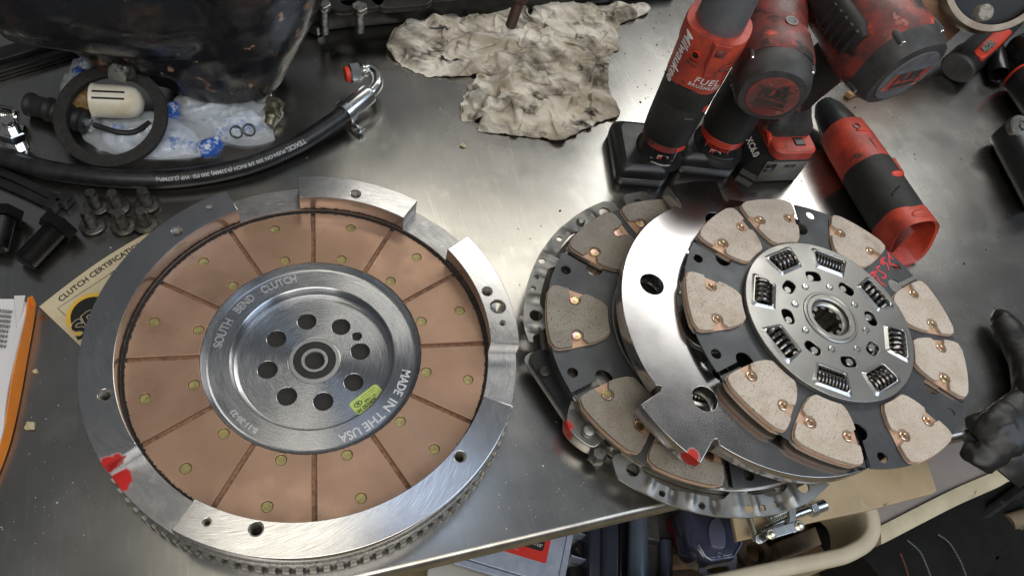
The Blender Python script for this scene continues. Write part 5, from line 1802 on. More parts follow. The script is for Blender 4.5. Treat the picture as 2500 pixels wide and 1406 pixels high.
mesh_obj('yellow_gear', on_card(plate([gp_], .0001, .0002)), mat('yellow_print', (.75, .47, .05), .6), t)
mesh_obj('black_disc', on_card(plate([circ(*lc, .0190, 48)], .0004, .0005)), M['ink'], t)
m3 = text_mesh('SBC', .026, .0001, 'LEFT', bold=.0014, shear=.25); m3.transform(Matrix.Translation((lc[0] - .0255, lc[1] - .0055, .0008)))
mesh_obj('logo_halo', on_card(m3), cm, t)
m3 = text_mesh('SBC', .026, .0001, 'LEFT', bold=.0006, shear=.25); m3.transform(Matrix.Translation((lc[0] - .0255, lc[1] - .0055, .0011)))
mesh_obj('logo', on_card(m3), M['ink'], t)
m4_ = text_mesh('SOUTH BEND CLUTCH', .0052, .0001, 'LEFT', bold=.0002, shear=.2); m4_.transform(Matrix.Translation((lc[0] - .022, lc[1] - .0215, .0008)))
mesh_obj('print', on_card(m4_), M['ink'], t)

org_m = mat('orange_card', (.80, .25, .025), .55, 0, (.74, .22, .022), 60, .4, .6)
pap = mat('white_paper', (.72, .70, .70), .7, 0, (.68, .655, .65), 20, .4, .6)
t = thing('orange_envelope', 'orange card envelope edge standing beside the white parts list at left', 'envelope', P(60, 900))
EO = t.location
lo_ = [(88, 742, .003), (82, 790, .002), (66, 880, .002), (48, 980, .002), (22, 1090, .002), (-20, 1200, .002)]
hi_ = [(70, 726, .016), (64, 768, .017), (46, 850, .017), (28, 940, .016), (8, 1060, .013), (-30, 1180, .010)]
b = MB()
lq, hq = catmull([P(*p) - EO for p in lo_], 6), catmull([P(*p) - EO for p in hi_], 6)
b.loft([[a_, h_, h_ + Vector((-.0008, 0, .0002)), a_ + Vector((-.0008, 0, 0))] for a_, h_ in zip(lq, hq)])
b.build('side', org_m, t, 50)
fl2 = [P(70, 726, .016) - EO, P(80, 722, .019) - EO, P(88, 742, .016) - EO, P(78, 752, .010) - EO]
MB().loft([[p for p in fl2], [p + Vector((0, 0, .0006)) for p in fl2]]).build('flap', org_m, t)
t = thing('paper_sheet', 'white printed parts list sheet with curled edge at the left edge of the bench', 'paper', P(20, 900))
EO = t.location
wl = [(66, 738, .014), (60, 775, .0185), (40, 855, .0195), (20, 945, .018), (12, 1000, .017), (4, 1062, .015), (-40, 1180, .012)]
wq = catmull([P(*p) for p in wl], 6)
wi = [Vector((p.x - .010, p.y - .002, .0172)) for p in wq]
wf = [Vector((p.x - .09, p.y - .03, .0150)) for p in wq]
b = MB()
secs = [[a_ - EO + Vector((0, 0, -.004)), a_ - EO, i_ - EO, f_ - EO, f_ - EO - Vector((0, 0, .0006)), i_ - EO - Vector((0, 0, .0006))] for a_, i_, f_ in zip(wq, wi, wf)]
b.loft(secs).build('sheet', pap, t, 60)
b = MB().loft([[Vector(p) for p in (P(35, 723, .017), P(62, 722, .018), P(55, 760, .019), P(42, 800, .018))], [Vector(p) + Vector((0, 0, .0008)) for p in (P(35, 723, .017), P(62, 722, .018), P(55, 760, .019), P(42, 800, .018))]])
me = b.mesh('torn_tab'); me.transform(Matrix.Translation(-EO)); mesh_obj('torn_tab', me, pap, t)
rows = ['D32500', 'D36006', 'C36000', 'D38500', '085064', '080064', '080064', '085064']
tx = []
for i, r_ in enumerate(rows):
    y_ = 762 + 12.0 * i
    o = P(8 + 2 * (1 - i), y_, .0175); xd = P(40, y_ + 4.5, .0175) - P(0, y_, .0175)
    tx.append(map_mesh(plane_text(r_, .0046, o, xd, (0, 0, 1), bold=.0001), lambda a_, b_, c_: (a_, b_, c_ + .0016)))
me = joined('print', tx); me.transform(Matrix.Translation(-EO)); mesh_obj('print', me, mat('grey_ink', (.09, .09, .10), .6), t)

# ------------------------------------------------------------------ far right: drum, rusty plate, tube, dark tools
rp_ = mat('rusty_plate', (.36, .19, .11), .75, .1, (.42, .26, .17), 14, .4, .62, spots=[((.20, .12, .08), 30, .58, .68), ((.40, .36, .31), 9, .56, .7)], bump=.2, bscale=300)
A = P(2296, 118)
t = thing('rusty_bracket', 'rusty flat steel plate standing behind the big impact wrench', 'bracket', A)
dx_ = Vector((.80, .6, 0)).normalized(); dyn = Vector((-.35, .93, 0)).normalized()
me = plate([[(-.080, 0), (-.012, 0), (.0, .010), (.050, .16), (.055, .23), (-.12, .23)]], -.004, .004, .0012)
me.transform(Matrix((Vector((.93, .36, 0)), Vector((0, .10, 1)).normalized(), Vector((.36, -.93, .08)).normalized())).transposed().to_4x4())
mesh_obj('plate', me, rp_, t)
t = thing('brake_drum', 'dark round drum with a bare steel rim and a bolt at the top right corner', 'drum', P(2428, -58, .125))
o = t.location
dn = Vector((.05, -.75, .66)).normalized()
fr2 = MB().frame(Vector((0, 0, 0)), dn)
fr2.lathe([(0.0001, 0.0000), (0.0615, 0.0000), (0.0681, 0.0033), (0.0705, 0.0098)], 72, cap=False)
fr2.build('dish', mat('dark_drum_paint', (0.0082, 0.0082, 0.0090), .5, .2), t)
MB().frame(Vector((0, 0, 0)), dn).lathe([(0.0693, 0.0049), (0.0697, 0.0123), (0.0791, 0.0123), (0.0808, 0.0090), (0.0808, -0.0123)], 72, cap=False).build('rim', mat('bare_drum_steel', (.30, .25, .19), .45, .9, (.20, .15, .11), 20, .4, .6), t)
q = P(2404, 32, .128) - o
MB().frame(q, dn).lathe([(.0115, -.012), (.0115, .002), (.010, .004), (.004, .0045), (.0001, .004)], 18).build('bolt', mat('cream_painted_bolt', (.36, .34, .28), .6, .2, (.2, .18, .14), 120, .45, .6), t)
A, Bq = P(2440, 184, .014), P(2424, 110, .014)
t = thing('steel_tube', 'short black steel tube lying at the far right with its open end facing out', 'tube', A)
d_ = Bq - A
MB().frame((0, 0, 0), d_).lathe([(.0125, .002), (.0142, 0), (.0148, .002), (.0148, d_.length), (.0120, d_.length), (.0118, .004), (.0125, .002)], 32, cap=False).build('tube', mat('gunmetal_tube', (.05, .05, .053), .25, .8), t)
MB().frame((0, 0, 0), d_).lathe([(.0119, d_.length * .7), (.0001, d_.length * .7)], 32, cap=False).build('tube_floor', M['hole'], t)
bl = M['black_plastic']
S0 = P(2505, 190, .03)
t = thing('power_tool_body', 'dark tool body with a red stripe and blue base cut by the right edge', 'power tool', S0)
ax = Axis((0, 0, 0), P(2560, 260, .03) - S0, (0, 0, 1))
axis_loft(ax, 'body', [(-.012, .018, .016), (-.008, .028, .024), (.01, .033, .028), (.08, .036, .030)], bl, t, 2.6)
axis_loft(ax, 'stripe', [(-.0075, .0285, .0245), (-.0065, .0292, .0252), (-.003, .0305, .0262)], M['tool_red_clean'], t, 2.6)
axis_loft(Axis(ax.pt(.04, -.01, -.024), ax.d, (0, 0, 1)), 'base', [(-.03, .02, .006), (0, .03, .008), (.05, .03, .008)], mat('blue_plastic', (.015, .06, .16), .4), t, 3)
t = thing('power_tool_body', 'dark rounded tool behind the tube at the right edge, nearly black', 'power tool', P(2500, 130, .03))
axis_loft(Axis((0, 0, 0), (1, .5, .1), (0, 0, 1)), 'body', [(-.018, .012, .012), (-.012, .026, .024), (.01, .034, .029), (.08, .036, .03)], bl, t, 2.4)
S0 = P(2468, 330, .026)
t = thing('air_tool', 'black tool with a steel end disc lying at the right edge above the glove', 'air tool', S0)
ax = Axis((0, 0, 0), P(2530, 440, .026) - S0, (0, 0, 1))
axis_loft(ax, 'body', [(-.010, .014, .020), (-.006, .022, .024), (.02, .025, .0255), (.12, .026, .026)], bl, t, 2.5)
MB().frame(ax.pt(.008, .008, .0225), (.1, -.35, 1)).lathe([(.0175, -.006), (.0175, .003), (.0155, .0052), (.008, .0052), (.0072, .003), (.005, .003), (.0042, .006), (.0001, .0062)], 30, cap=False).build('end_disc', M['gear'], t)

# ------------------------------------------------------------------ glove
rm0 = mat('rusty_nut', (.12, .09, .06), .6, .5, (.06, .045, .03), 90, .45, .6)
gm = mat('black_nitrile', (.011, .0105, .009), .42, 0, (.017, .0165, .014), 60, .4, .6, crease=(34, .45, .006))
t = thing('work_glove', 'black nitrile glove draped over the bench edge at the right', 'glove', P(2470, 900))
GO = t.location


def gtube(pts, radii, flat, name, seed=0.0, amp=.003, n=26):
    c = catmull([P(*p) - GO for p in pts], 8)
    rs = np.interp(np.linspace(0, 1, len(c)), np.linspace(0, 1, len(radii)), radii)
    secs = []
    for i, p in enumerate(c):
        tg = (c[min(i + 1, len(c) - 1)] - c[max(i - 1, 0)]).normalized()
        sd = tg.cross(Vector((0, 0, 1))).normalized(); up = sd.cross(tg)
        row = []
        for j in range(n):
            th = 2 * PI * j / n
            q = p + sd * rs[i] * math.cos(th) + up * rs[i] * flat * math.sin(th)
            q = q + (q - p).normalized() * amp * (ridge(Vector((q.x * 60, q.y * 34, q.z * 60)) + Vector((seed, 0, 0)), 3) - .2)
            row.append(q)
        secs.append(row)
    b = MB()
    b.loft(secs)
    return b.build(name, gm, t, 70)


gtube([(2422, 768, .018), (2440, 778, .019), (2468, 815, .020), (2492, 860, .020), (2520, 920, .022), (2535, 980, .02)], [.004, .0125, .0165, .017, .018, .024, .026], .85, 'finger', 1.0, .0016)
gtube([(2550, 840, .016), (2540, 920, .020), (2518, 975, .020), (2482, 1032, .012), (2440, 1082, .0), (2402, 1118, -.014)], [.028, .028, .020, .028, .040, .043], .34, 'palm', 2.7, .0040)
gtube([(2520, 985, .020), (2480, 1030, .018), (2440, 1062, .012), (2395, 1098, -.002), (2352, 1085, -.010)], [.022, .026, .026, .022, .012], .40, 'cuff', 5.2, .0036)
gtube([(2352, 1092, -.012), (2370, 1118, -.016), (2392, 1138, -.02), (2415, 1150, -.022), (2423, 1146, -.02)], [.0022, .0026, .0026, .0026, .002], 1, 'cuff_bead', 1, .0003, 10)

# ------------------------------------------------------------------ chips and grit on the bench
b = MB()
for lb, nm, px, py, r_, m_ in (('black socket ring in the gap between the two small tools', 'socket', 1757, 168, .013, M['black_plastic']), ('rusty nut in the gap between the two small tools', 'nut', 1712, 228, .012, rm0)):
    o_ = MB().lathe([(r_ * .62, .0005), (r_, .0005), (r_, .014), (r_ * .9, .016), (r_ * .66, .016), (r_ * .62, .004)], 6 if nm == 'nut' else 28, cap=False).build(nm, m_)
    o_.location = P(px, py, 0); tag(o_, lb, nm)
q_ = P(2085, 228)
tag(mesh_obj('wood_chip', plate([[(P(x, y).x, P(x, y).y) for x, y in ((2060, 236), (2088, 216), (2102, 222), (2096, 232), (2072, 244))]], .0005, .009, .001), mat('orange_wood', (.42, .24, .10), .7, 0, (.30, .16, .07), 60, .4, .6)), 'orange-brown wood chip between the big impact wrench and the lying tool', 'wood chip')
d5 = MB()
r6 = random.Random(5)
for i in range(150):
    px, py = (r6.gauss(1610, 45), r6.uniform(30, 260)) if i < 45 else (r6.uniform(1250, 2480), r6.uniform(80, 900))
    q = P(px, py)
    if (q - E0).dot(tnor) < .012: continue
    d5.at((q.x, q.y, .0003), (0, 0, r6.random() * 6), (1, r6.uniform(.4, 1), .5)).sphere((0, 0, 0), abs(r6.gauss(0, .0006)) + .0004, 6, 4)
d5.at()
tag(d5.build('dark_grit', mat('dark_grit', (.03, .028, .025), .8), None), 'dark specks of grit scattered on the steel beside the tools', 'grit', kind='stuff')
r5 = random.Random(11)
for i in range(260):
    px, py = (r5.uniform(0, 2480), r5.uniform(60, 1380)) if i > 150 else r5.choice([(r5.gauss(150, 110), r5.gauss(1180, 130)), (r5.gauss(1350, 130), r5.gauss(1150, 90)), (r5.gauss(1250, 120), r5.gauss(1230, 40))])
    q = P(px, py)
    if (q - E0).dot(tnor) < .012: continue
    s_ = abs(r5.gauss(0, .00035)) + .00022
    b.at((q.x, q.y, .0003), (r5.random(), r5.random(), r5.random() * 6), (1, r5.uniform(.5, 1), .5)).sphere((0, 0, 0), s_, 6, 4)
b.at()
tag(b.build('grit', mat('pale_grit', (.55, .52, .46), .8), None), 'pale specks of grit and metal chips scattered over the steel bench top', 'grit', kind='stuff')
for lb, px, py, s_ in (('yellowish crumb on the bench below the rag', 1130, 358, .0042), ('tan crumb on the bench left of the flywheel', 76, 1042, .0052), ('small tan flake left of the flywheel, beside the orange envelope', 88, 908, .003)):
    q = P(px, py)
    bm = bmesh.new(); bmesh.ops.create_icosphere(bm, subdivisions=2, radius=s_)
    for v in bm.verts: v.co *= .75 + .5 * mnoise.noise(v.co * 400 + Vector((px, 0, 0))); v.co.z *= .6
    me = bpy.data.meshes.new('crumb'); bm.to_mesh(me); bm.free()
    o = mesh_obj('crumb', me, mat('tan_crumb', (.55, .47, .30), .8), None); o.location = (q.x, q.y, s_ * .45)
    tag(o, lb, 'crumb')

# ------------------------------------------------------------------ what stands below the bench edge
fm_ = mat('dirty_shelf_boards', (.36, .29, .17), .8, 0, (.22, .175, .11), 8, .4, .62, spots=[((.05, .04, .03), 14, .58, .68), ((.45, .38, .25), 22, .62, .72)], bump=.2, bscale=80)
b = MB(); b.box(-2.5, 3.0, -1.5, 2.5, -.50, -.46)
tag(b.build('floor', fm_, None), kind='structure')


def slab(px, z0, z1, bevel=.002, rnd_=None, org=None):
    pts = [P(x, y, z1) for x, y in px]
    if rnd_: pts = catmull(pts, rnd_, True)
    o = Vector(org) if org is not None else Vector((0, 0, 0))
    me = plate([[(p.x - o.x, p.y - o.y) for p in pts]], z0 - o.z, z1 - o.z, bevel, res=2)
    return me


# pale board
t = thing('cardboard_piece', 'tan stained board with a chipped edge lying below the clutch stack', 'board', P(2100, 1200, -.10))
mesh_obj('board', slab([(1780, 1220), (2080, 1140), (2248, 1088), (2262, 1118), (2288, 1196), (2280, 1203), (2120, 1245), (1990, 1272), (1900, 1296), (1800, 1320)], -.108, -.10, .0015, None, t.location),
         mat('tan_board', (.60, .47, .29), .75, 0, (.50, .39, .24), 12, .4, .62, spots=[((.08, .05, .03), 46, .69, .72), ((.66, .56, .40), 20, .6, .72), ((.34, .20, .12), 25, .68, .74)], bump=.15, bscale=300), t)
# grey tray with a cream lip
t = thing('plastic_tray', 'grey tray with a worn cream lip running off to the right below the bench', 'tray', P(2300, 1180, -.18))
TO = t.location
mesh_obj('tray_floor', slab([(2134, 1300), (2128, 1200), (2260, 1040), (2560, 990), (2560, 1110), (2330, 1205), (2150, 1296)], -.19, -.18, .001, None, TO), mat('mauve_grey_tray', (.34, .29, .26), .6, 0, (.27, .25, .23), 10, .4, .65, spots=[((.44, .28, .22), 9, .6, .75), ((.15, .13, .11), 40, .66, .74)]), t)
lp_ = catmull([P(x, y, -.176) - TO for x, y in ((2140, 1301), (2152, 1297), (2240, 1252), (2330, 1207), (2420, 1168), (2475, 1142), (2580, 1128))], 8)
b = MB()
b.loft([[p + Vector(s) for s in ((0, .008, -.006), (0, .008, .003), (.003, -.002, .005), (.005, -.012, .001), (.005, -.012, -.018), (0, -.008, -.018))] for p in lp_])
b.build('lip', mat('cream_lip', (.70, .62, .42), .6, 0, (.60, .52, .34), 30, .4, .6, spots=[((.30, .25, .18), 40, .68, .75)]), t, 50)

# cream bin with things in it
t = thing('storage_bin', 'cream plastic bin with a thick rounded rim under the bench front', 'bin', P(1950, 1330, -.15))
BO = t.location
rim_px = [(2096, 1215), (2122, 1240), (2131, 1270), (2130, 1300), (2112, 1328), (2075, 1350), (2040, 1361), (1940, 1381), (1840, 1402), (1700, 1432), (1560, 1462)]
cm_ = mat('cream_plastic', (.70, .62, .46), .5, 0, (.62, .54, .39), 18, .4, .62, spots=[((.20, .15, .09), 70, .72, .75)])
rq = catmull([P(x, y, -.15) - BO for x, y in rim_px], 8)
b = MB()
secs = []
for i, p in enumerate(rq):
    tg = (rq[min(i + 1, len(rq) - 1)] - rq[max(i - 1, 0)]).normalized()
    sd = Vector((-tg.y, tg.x, 0))
    secs.append([p + sd * x + Vector((0, 0, z)) for x, z in ((-.009, -.02), (-.0095, .001), (-.006, .0045), (.005, .005), (.0085, .002), (.009, -.006), (.006, -.01), (.005, -.10), (.001, -.10))])
b.loft(secs)
b.build('rim', cm_, t, 50)
mesh_obj('bin_floor', slab([(2085, 1225), (2118, 1260), (2112, 1310), (2040, 1352), (1560, 1450), (1560, 1220)], -.345, -.34, .0005, None, BO), mat('dark_bin_floor', (.12, .075, .04), .7, 0, (.05, .03, .02), 14, .4, .6), t)  # floor coloured dark brown, far darker than the cream rim
A_, B_ = P(2030, 1255, -.25) - BO, P(2050, 1320, -.33) - BO
MB().tube([A_, A_.lerp(B_, .5), B_], .003, 8).build('rib', cm_, t)
bd_ = mat('rusty_block', (.30, .235, .15), .75, .2, (.16, .12, .08), 18, .42, .6, spots=[((.44, .37, .25), 26, .62, .70), ((.07, .05, .04), 40, .64, .7)], bump=.3, bscale=200)
t = thing('steel_block', 'small rust-stained rectangular block lying in the cream bin', 'block', P(1960, 1320, -.29))
mesh_obj('block', slab([(1898, 1322), (1992, 1283), (2008, 1327), (1908, 1360)], -.34, -.29, .003, None, t.location), bd_, t)
t = thing('lifting_eye', 'rusty brown casting with an open eye beside the block in the bin', 'casting', P(1840, 1345, -.28))
q0 = t.location
e_ = P(1842, 1347, -.28)
rm_ = mat('brown_rust', (.20, .14, .085), .75, .2, (.10, .07, .05), 30, .4, .6, bump=.4, bscale=200)
me = plate([[( (e_ + d).x - q0.x, (e_ + d).y - q0.y) for d in [Vector((.026 * math.cos(a_), .020 * math.sin(a_), 0)) for a_ in np.linspace(0, 2 * PI, 36, endpoint=False)]], circ(e_.x - q0.x, e_.y - q0.y, .012, 24)], -.016, .004, .003, res=2)
mesh_obj('eye', me, rm_, t)
mesh_obj('arm', slab([(1770, 1320), (1812, 1312), (1824, 1360), (1820, 1406), (1770, 1410)], -.33, -.286, .004, None, q0), rm_, t)
t = thing('wood_scrap', 'pale splintered wood scrap under the blister pack', 'wood', P(1680, 1360, -.30))
mesh_obj('plank', slab([(1630, 1352), (1700, 1346), (1760, 1340), (1762, 1372), (1640, 1382)], -.33, -.30, .002, None, t.location), mat('raw_wood', (.52, .36, .22), .7, 0, (.36, .22, .12), 16, .4, .6, stretch=(30, 300, 30)), t)
t = thing('red_handle', 'dark red plastic handle in shadow under the blister pack', 'handle', P(1680, 1330, -.26))
MB().tube([P(x, y, z) - t.location for x, y, z in ((1660, 1270, -.24), (1672, 1315, -.26), (1690, 1348, -.28))], .018, 16).build('handle', mat('dark_red_plastic', (.20, .012, .012), .45), t)

# zinc plated toggle linkage
t = thing('toggle_clamp', 'zinc plated toggle clamp with a spring and pivot links lying on the board', 'clamp', P(1920, 1280, -.085))
KO = t.location
KP = lambda x, y, z=-.085: P(x, y, z) - KO
zb = MB().tube([KP(1870, 1292), KP(1948, 1254)], .0042, 14); zb.build('rod', M['zinc'], t)
zd = (KP(2000, 1235) - KP(1948, 1254)).normalized()
MB().frame(KP(1948, 1254), zd).cyl(.0045, 0, .03, 16, .0004).build('rod', M['zinc'], t)
f = MB().frame(KP(1976, 1246), zd); f.hexnut(.0080, 0, .009); f.build('hex_nut', M['zinc'], t, 25)
MB().frame(KP(1986, 1242), zd).cyl(.0068, 0, .016, 20, .001).build('tip', M['zinc'], t)
MB().frame(KP(1876, 1268), KP(1928, 1245) - KP(1876, 1268)).lathe([(.0030, 0), (.0030, .001)], 8).build('washer', M['zinc'], t)
cd = KP(1926, 1246) - KP(1876, 1266)
cb = coil(cd.length, .0040, .0009, 11, 12, 6).mesh('spring')
cb.transform(MB().frame((KP(1926, 1246) + KP(1876, 1266)) / 2, (0, 0, 1), cd).mat)
mesh_obj('spring', cb, M['zinc'], t)
fl_m = [KP(1924, 1240, -.075), KP(1945, 1235, -.075), KP(1943, 1270, -.075), KP(1942, 1300, -.075), KP(1922, 1296, -.075), KP(1928, 1268, -.075)]
mesh_obj('bracket', plate([[(p.x, p.y) for p in fl_m]], .008, .0105, .0006), M['zinc'], t)
for nm, pa, pb, zz_ in (('link', (1865, 1312), (1934, 1291), .013), ('link', (1848, 1318), (1860, 1310), .004)):
    A_, B_ = KP(*pa), KP(*pb); d_ = B_ - A_; d_.z = 0
    me = plate([rrect(0, 0, d_.length + .011, .0098, .0048, 6)], 0, .003, .0006)
    mm = MB().frame(Vector(((A_ + B_).x / 2, (A_ + B_).y / 2, zz_)), (0, 0, 1), d_).mat
    me.transform(mm); mesh_obj(nm, me, M['zinc'], t)
for px, py in ((1866, 1312), (1934, 1291)):
    q = KP(px, py)
    MB().at((q.x, q.y, .012)).lathe([(.0056, .003), (.0056, .0046), (.0046, .0052), (.0030, .0052), (.0028, .0066), (.0001, .007)], 20, cap=False).build('pivot', M['pale_zinc'], t)
MB().tube([KP(1828, 1262), KP(1846, 1318)], .0038, 12).build('cross_bar', M['pale_zinc'], t)
MB().tube([KP(1850, 1300), KP(1910, 1280)], .0046, 12).build('rod', M['gear'], t)
MB().frame(KP(1915, 1282), KP(1930, 1276) - KP(1915, 1282)).hexnut(.0055, 0, .007).build('hex_nut', M['zinc'], t, 25)

# blister pack
t = thing('blister_pack', 'dark clear blister pack with a moulded clip shape and a hang slot, below the stack', 'blister pack', P(1745, 1330, -.17))
KO = t.location
o_px = [(1672, 1240), (1808, 1240), (1812, 1330), (1796, 1362), (1735, 1372), (1715, 1362), (1690, 1330)]
dkf = mat('smoked_blister', (.030, .034, .065), .16, 0, (.055, .06, .10), 24, .42, .6, spec=.8, coat=.4)
edge_f = mat('clear_blister_edge', (.10, .115, .19), .14, 0, spec=.9)
mesh_obj('shell', slab(o_px, -.22, -.17, .005, None, KO), dkf, t)
pl = [P(x, y, -.169) - KO for x, y in ((1702, 1240), (1806, 1240), (1809, 1328), (1792, 1357), (1736, 1366), (1722, 1358), (1704, 1328))]
MB().tube(pl, .0016, 8).build('shell_edge', edge_f, t)
c_ = P(1752, 1305, -.169) - KO
b = MB()
sh = [P(x, y, -.169) - KO for x, y in ((1742, 1265), (1752, 1262), (1764, 1280), (1771, 1310), (1768, 1335), (1752, 1338), (1736, 1330), (1729, 1300), (1733, 1275))]
me = plate([[(p.x, p.y) for p in catmull(sh, 5, True)]], -.003, .0028, .0012, res=2); mesh_obj('moulded_clip', me, mat('moulded_clip', (.10, .11, .17), .2, spec=.8), t)
for px, py, rr in ((1752, 1311, .0085), (1737, 1298, .003), (1763, 1300, .003), (1759, 1354, .0042)):
    q = P(px, py, -.166) - KO
    MB().at((q.x, q.y, 0)).lathe([(rr, 0), (rr, .0018), (rr * .82, .0018), (rr * .8, 0)], 20, cap=False).build('moulded_ring', edge_f, t)
tq = [P(x, y, -.20) - KO for x, y in ((1704, 1360), (1800, 1356), (1798, 1396), (1790, 1403), (1718, 1406), (1706, 1396))]
sq_ = [P(x, y, -.20) - KO for x, y in ((1728, 1383), (1778, 1381), (1780, 1390), (1776, 1396), (1730, 1398), (1726, 1392))]
mesh_obj('hang_tab', plate([[(p.x, p.y) for p in tq], [(p.x, p.y) for p in sq_]], -.032, -.030, .0004), mat('grey_hang_tab', (.12, .12, .125), .35), t)

# dark tool case; its grey-blue bar paints in the highlight along a post
t = thing('tool_case', 'dark navy plastic tool case with a highlight coloured in as a grey-blue bar, under the bench edge', 'tool case', P(1540, 1330, -.2))
KO = t.location
nv = mat('navy_plastic', (.014, .020, .036), .4, 0, (.02, .024, .034), 60, .4, .6, bump=.2, bscale=400)
for nm, pxs, z0, z1, m in (('side_panel', [(1438, 1190), (1512, 1190), (1512, 1440), (1438, 1440)], -.40, -.24, nv), ('recess', [(1512, 1190), (1546, 1190), (1546, 1440), (1512, 1440)], -.40, -.26, M['black_plastic']),
                           ('side_panel', [(1580, 1190), (1644, 1190), (1644, 1440), (1580, 1440)], -.40, -.25, mat('charcoal_plastic', (.05, .05, .052), .45, 0, (.035, .035, .036), 60, .4, .6, bump=.2, bscale=400)), ('latch', [(1578, 1190), (1612, 1190), (1612, 1322), (1578, 1316)], -.26, -.232, M['tool_grey'])):
    mesh_obj(nm, slab(pxs, z0, z1, .003, None, KO), m, t)
A_, B_ = P(1560, 1180, -.235) - KO, P(1556, 1450, -.235) - KO
MB().tube([A_, A_.lerp(B_, .5), B_], .0125, 20).build('bar', mat('blue_grey_highlight', (.16, .20, .27), .35, .4, (.13, .17, .23), 500, .4, .6), t)
MB().tube([P(1475, 1180, -.239) - KO, P(1474, 1450, -.239) - KO], .004, 8).build('seam', nv, t)
MB().tube([P(1624, 1320, -.245) - KO, P(1626, 1450, -.245) - KO], .008, 12).build('bar', mat('slate_bar', (.10, .13, .18), .35, .3), t)

# organiser box with the red label and the white case below
t = thing('organizer_box', 'clear compartment box with a red label and black size chart under the bench edge', 'organizer box', P(1290, 1350, -.25))
KO = t.location
u = (P(1333, 1375, -.25) - P(1190, 1332, -.25)).normalized(); v = Vector((-u.y, u.x, 0))
o = P(1333, 1375, -.25) - KO      # lower right corner of the label
mmx = Matrix((u, v, Vector((0, 0, 1)))).transposed().to_4x4(); mmx.translation = o
clear = mat('frosted_clear_plastic', (.50, .56, .68), .22, 0, (.40, .46, .58), 60, .4, .6, spec=.7, alpha=.82)


def mput(nm, me, m, par=t):
    me.transform(Matrix.Scale(.66, 4)); me.transform(mmx); return mesh_obj(nm, me, m, par)


mput('lid', plate([rrect(-.09, .045, .235, .155, .006, 4)], -.012, -.001, .0015), clear)
mput('lid_rim', plate([rrect(-.09, .042, .262, .176, .008, 4), rrect(-.09, .045, .238, .158, .006, 4)], -.020, -.004, .0015), clear)
mput('label', plate([rrect(-.085, .045, .17, .09, .003, 3)], -.001, -.0004), mat('red_label', (.70, .035, .02), .45, 0, (.66, .03, .018), 60, .4, .6))
mput('chart_panel', plate([rrect(-.050, .042, .080, .046, .006, 5)], -.0004, -.0001), M['ink'])
tx = []
for j, (a_, b_) in enumerate((('3', '1"'), ('3', '1-1/8"'), ('4', '1-3/8"'), ('4', '1-1/2"'))):
    for s_, x_ in ((a_, -.040), (b_, -.022)):
        m_ = text_mesh(s_, .0072, .0001, bold=.00012); m_.transform(Matrix.Translation((x_, .056 - j * .0092, .0001))); tx.append(m_)
for j, (a_, b_) in enumerate((('3', '5/8"'), ('4', '3/4"'), ('4', '7/8"'))):
    for s_, x_ in ((a_, -.074), (b_, -.059)):
        m_ = text_mesh(s_, .0072, .0001, bold=.00012); m_.transform(Matrix.Translation((x_, .0468 - j * .0092, .0001))); tx.append(m_)
mput('chart_print', joined('chart_print', tx), M['white_ink'])
tx = []
for j in range(2):
    tx.append(plate([[(-.13 + .0, .014 - j * .005), (-.055, .014 - j * .005), (-.055, .0152 - j * .005), (-.13, .0152 - j * .005)]], -.0002, 0))
mput('small_print', joined('small_print', tx), mat('pink_print', (.70, .30, .26), .5))
for k in range(4):
    mput('divider', plate([[(.046, .120 - k * .045), (.090, .120 - k * .045), (.090, .1225 - k * .045), (.046, .1225 - k * .045)]], -.06, -.012), clear)
    q = MB(); q.at((.066, .098 - k * .045, -.045), (.3, .2, k)).box(-.012, .012, -.015, .015, -.012, .012, .004); me = q.mesh('rubber_part'); mput('rubber_part', me, M['rubber'])
mput('outer_wall', plate([rrect(.066, .03, .062, .25, .004, 3), rrect(.066, .03, .054, .242, .003, 3)], -.07, -.010, .001), clear)
t2 = thing('storage_case', 'white plastic case with a black printed strip, under the clear box', 'storage case', P(1180, 1380, -.29))
K2 = t2.location
wm_ = mat('white_case_plastic', (.55, .54, .50), .5, 0, (.48, .47, .43), 20, .4, .6)
mmx = mmx.copy(); mmx.translation = P(1333, 1400, -.29) - K2
mput('case', plate([rrect(-.075, .02, .29, .19, .02, 6)], -.06, -.004, .004), wm_, t2)
mput('black_strip', plate([rrect(-.055, -.022, .205, .024, .011, 6)], -.004, .003, .001), M['black_plastic'], t2)
m_ = text_mesh('12 Compartment Bin', .0095, .0001, 'LEFT', bold=.0002); m_.transform(Matrix.Translation((-.115, -.0285, .0031))); mput('lettering', m_, M['white_ink'], t2)
m_ = text_mesh('12 compart', .0072, .0001, 'LEFT', bold=.0001); m_.transform(Matrix.Translation((-.113, -.0195, .0031))); mput('lettering', m_, M['grey_plastic'], t2)
q = MB(); q.at((-.070, -.020, .002)).box(-.018, .018, -.013, .013, 0, .006, .003); me = q.mesh('latch'); mput('latch', me, clear, t2)
tag(mesh_obj('paper_scrap', slab([(850, 1420), (880, 1396), (935, 1388), (960, 1392), (900, 1420)], -.453, -.45, .0005), pap), 'scrap of white paper on the floor at the bottom of the bench', 'paper')

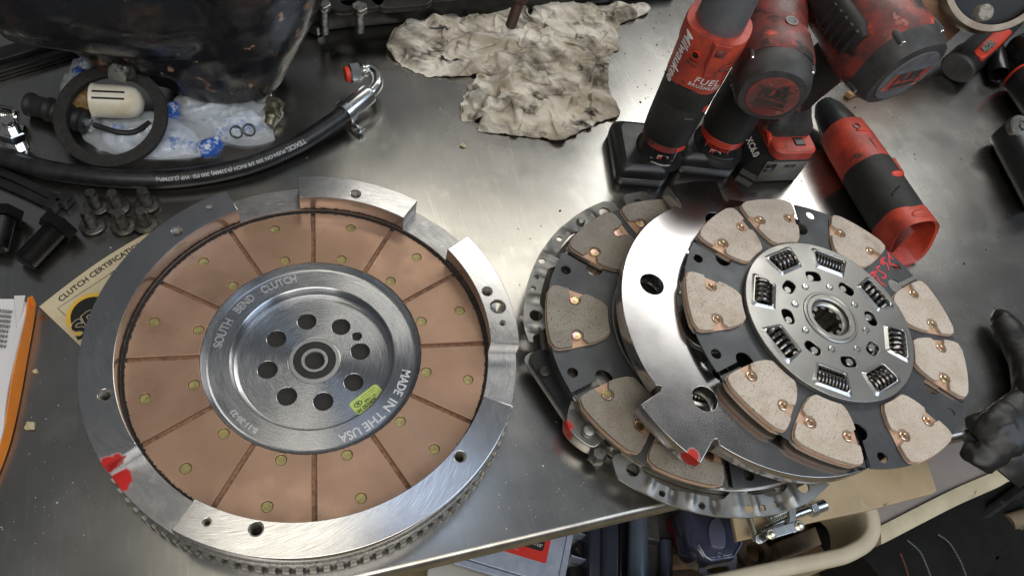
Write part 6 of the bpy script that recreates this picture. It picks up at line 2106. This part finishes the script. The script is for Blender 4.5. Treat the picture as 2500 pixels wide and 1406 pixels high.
# black bag, bars and plates in the shadow at the lower right
t = thing('tool_bag', 'black fabric tool bag with stitched seams in the lower right corner', 'bag', P(2250, 1370, -.30))
KO = t.location
bm_f = mat('black_fabric', (.004, .004, .004), .95, 0, (.008, .0075, .007), 40, .4, .6, bump=.4, bscale=900)
for pts, r_ in (([(2080, 1420, -.33), (2150, 1370, -.32), (2250, 1330, -.31), (2350, 1350, -.31), (2420, 1440, -.31)], .085), ([(2140, 1330, -.30), (2300, 1270, -.30), (2420, 1220, -.30), (2560, 1150, -.30)], .055)):
    MB().tube(catmull([P(*p) - KO for p in pts], 6), r_, 24).build('panel', bm_f, t, 80)
for pts, c_ in (([(2215, 1318, -.225), (2245, 1345, -.225), (2262, 1380, -.225), (2275, 1415, -.225)], (.22, .27, .28)), ([(2290, 1304, -.225), (2318, 1325, -.225), (2345, 1370, -.225), (2362, 1415, -.225)], (.25, .25, .24)), ([(2198, 1350, -.222), (2210, 1380, -.222), (2220, 1415, -.222)], (.30, .09, .04))):
    q = catmull([P(*p) - KO for p in pts], 10)
    b = MB()
    for i in range(0, len(q) - 1): b.tube([q[i], q[i].lerp(q[i + 1], .6)], .0011, 5)
    o_ = b.build('stitching', mat('seam_thread', c_, .7), t); tag(o_, kind='stuff')
t = thing('steel_angle', 'grey steel angle plate with two small holes at the lower right corner', 'steel plate', P(2470, 1340, -.24))
pp_ = [P(x, y, -.24) - t.location for x, y in ((2468, 1292), (2520, 1300), (2520, 1420), (2480, 1410), (2438, 1366), (2448, 1340))]
hl = [P(2463, 1362, -.24) - t.location, P(2462, 1376, -.24) - t.location]
mesh_obj('plate', plate([[(p.x, p.y) for p in pp_]] + [circ(h_.x, h_.y, .004, 14) for h_ in hl], -.006, 0, .001), mat('grey_galvanised', (.26, .26, .27), .5, .6, (.18, .175, .17), 20, .4, .6, spots=[((.20, .13, .09), 30, .64, .72)]), t)
t = thing('wood_dowel', 'short rusty brown stick poking out of the shadow at the right edge', 'stick', P(2480, 1270, -.24))
MB().tube([P(2458, 1278, -.24) - t.location, P(2530, 1256, -.24) - t.location], .013, 14).build('stick', bd_, t)
t = thing('steel_bar', 'long dark flat bar crossing the black corner below the tray', 'bar', P(2420, 1260, -.24))
MB().tube([P(2330, 1312, -.235) - t.location, P(2540, 1160, -.235) - t.location], .008, 10).build('bar', beam_m, t)
t = thing('steel_bar', 'grey-brown sheet piece lit between the black bag and the bar', 'bar', P(2400, 1310, -.26))
mesh_obj('sheet', slab([(2368, 1282), (2420, 1262), (2436, 1320), (2418, 1352)], -.25, -.243, .001, None, t.location), mat('brown_grey_sheet', (.10, .095, .085), .6), t)
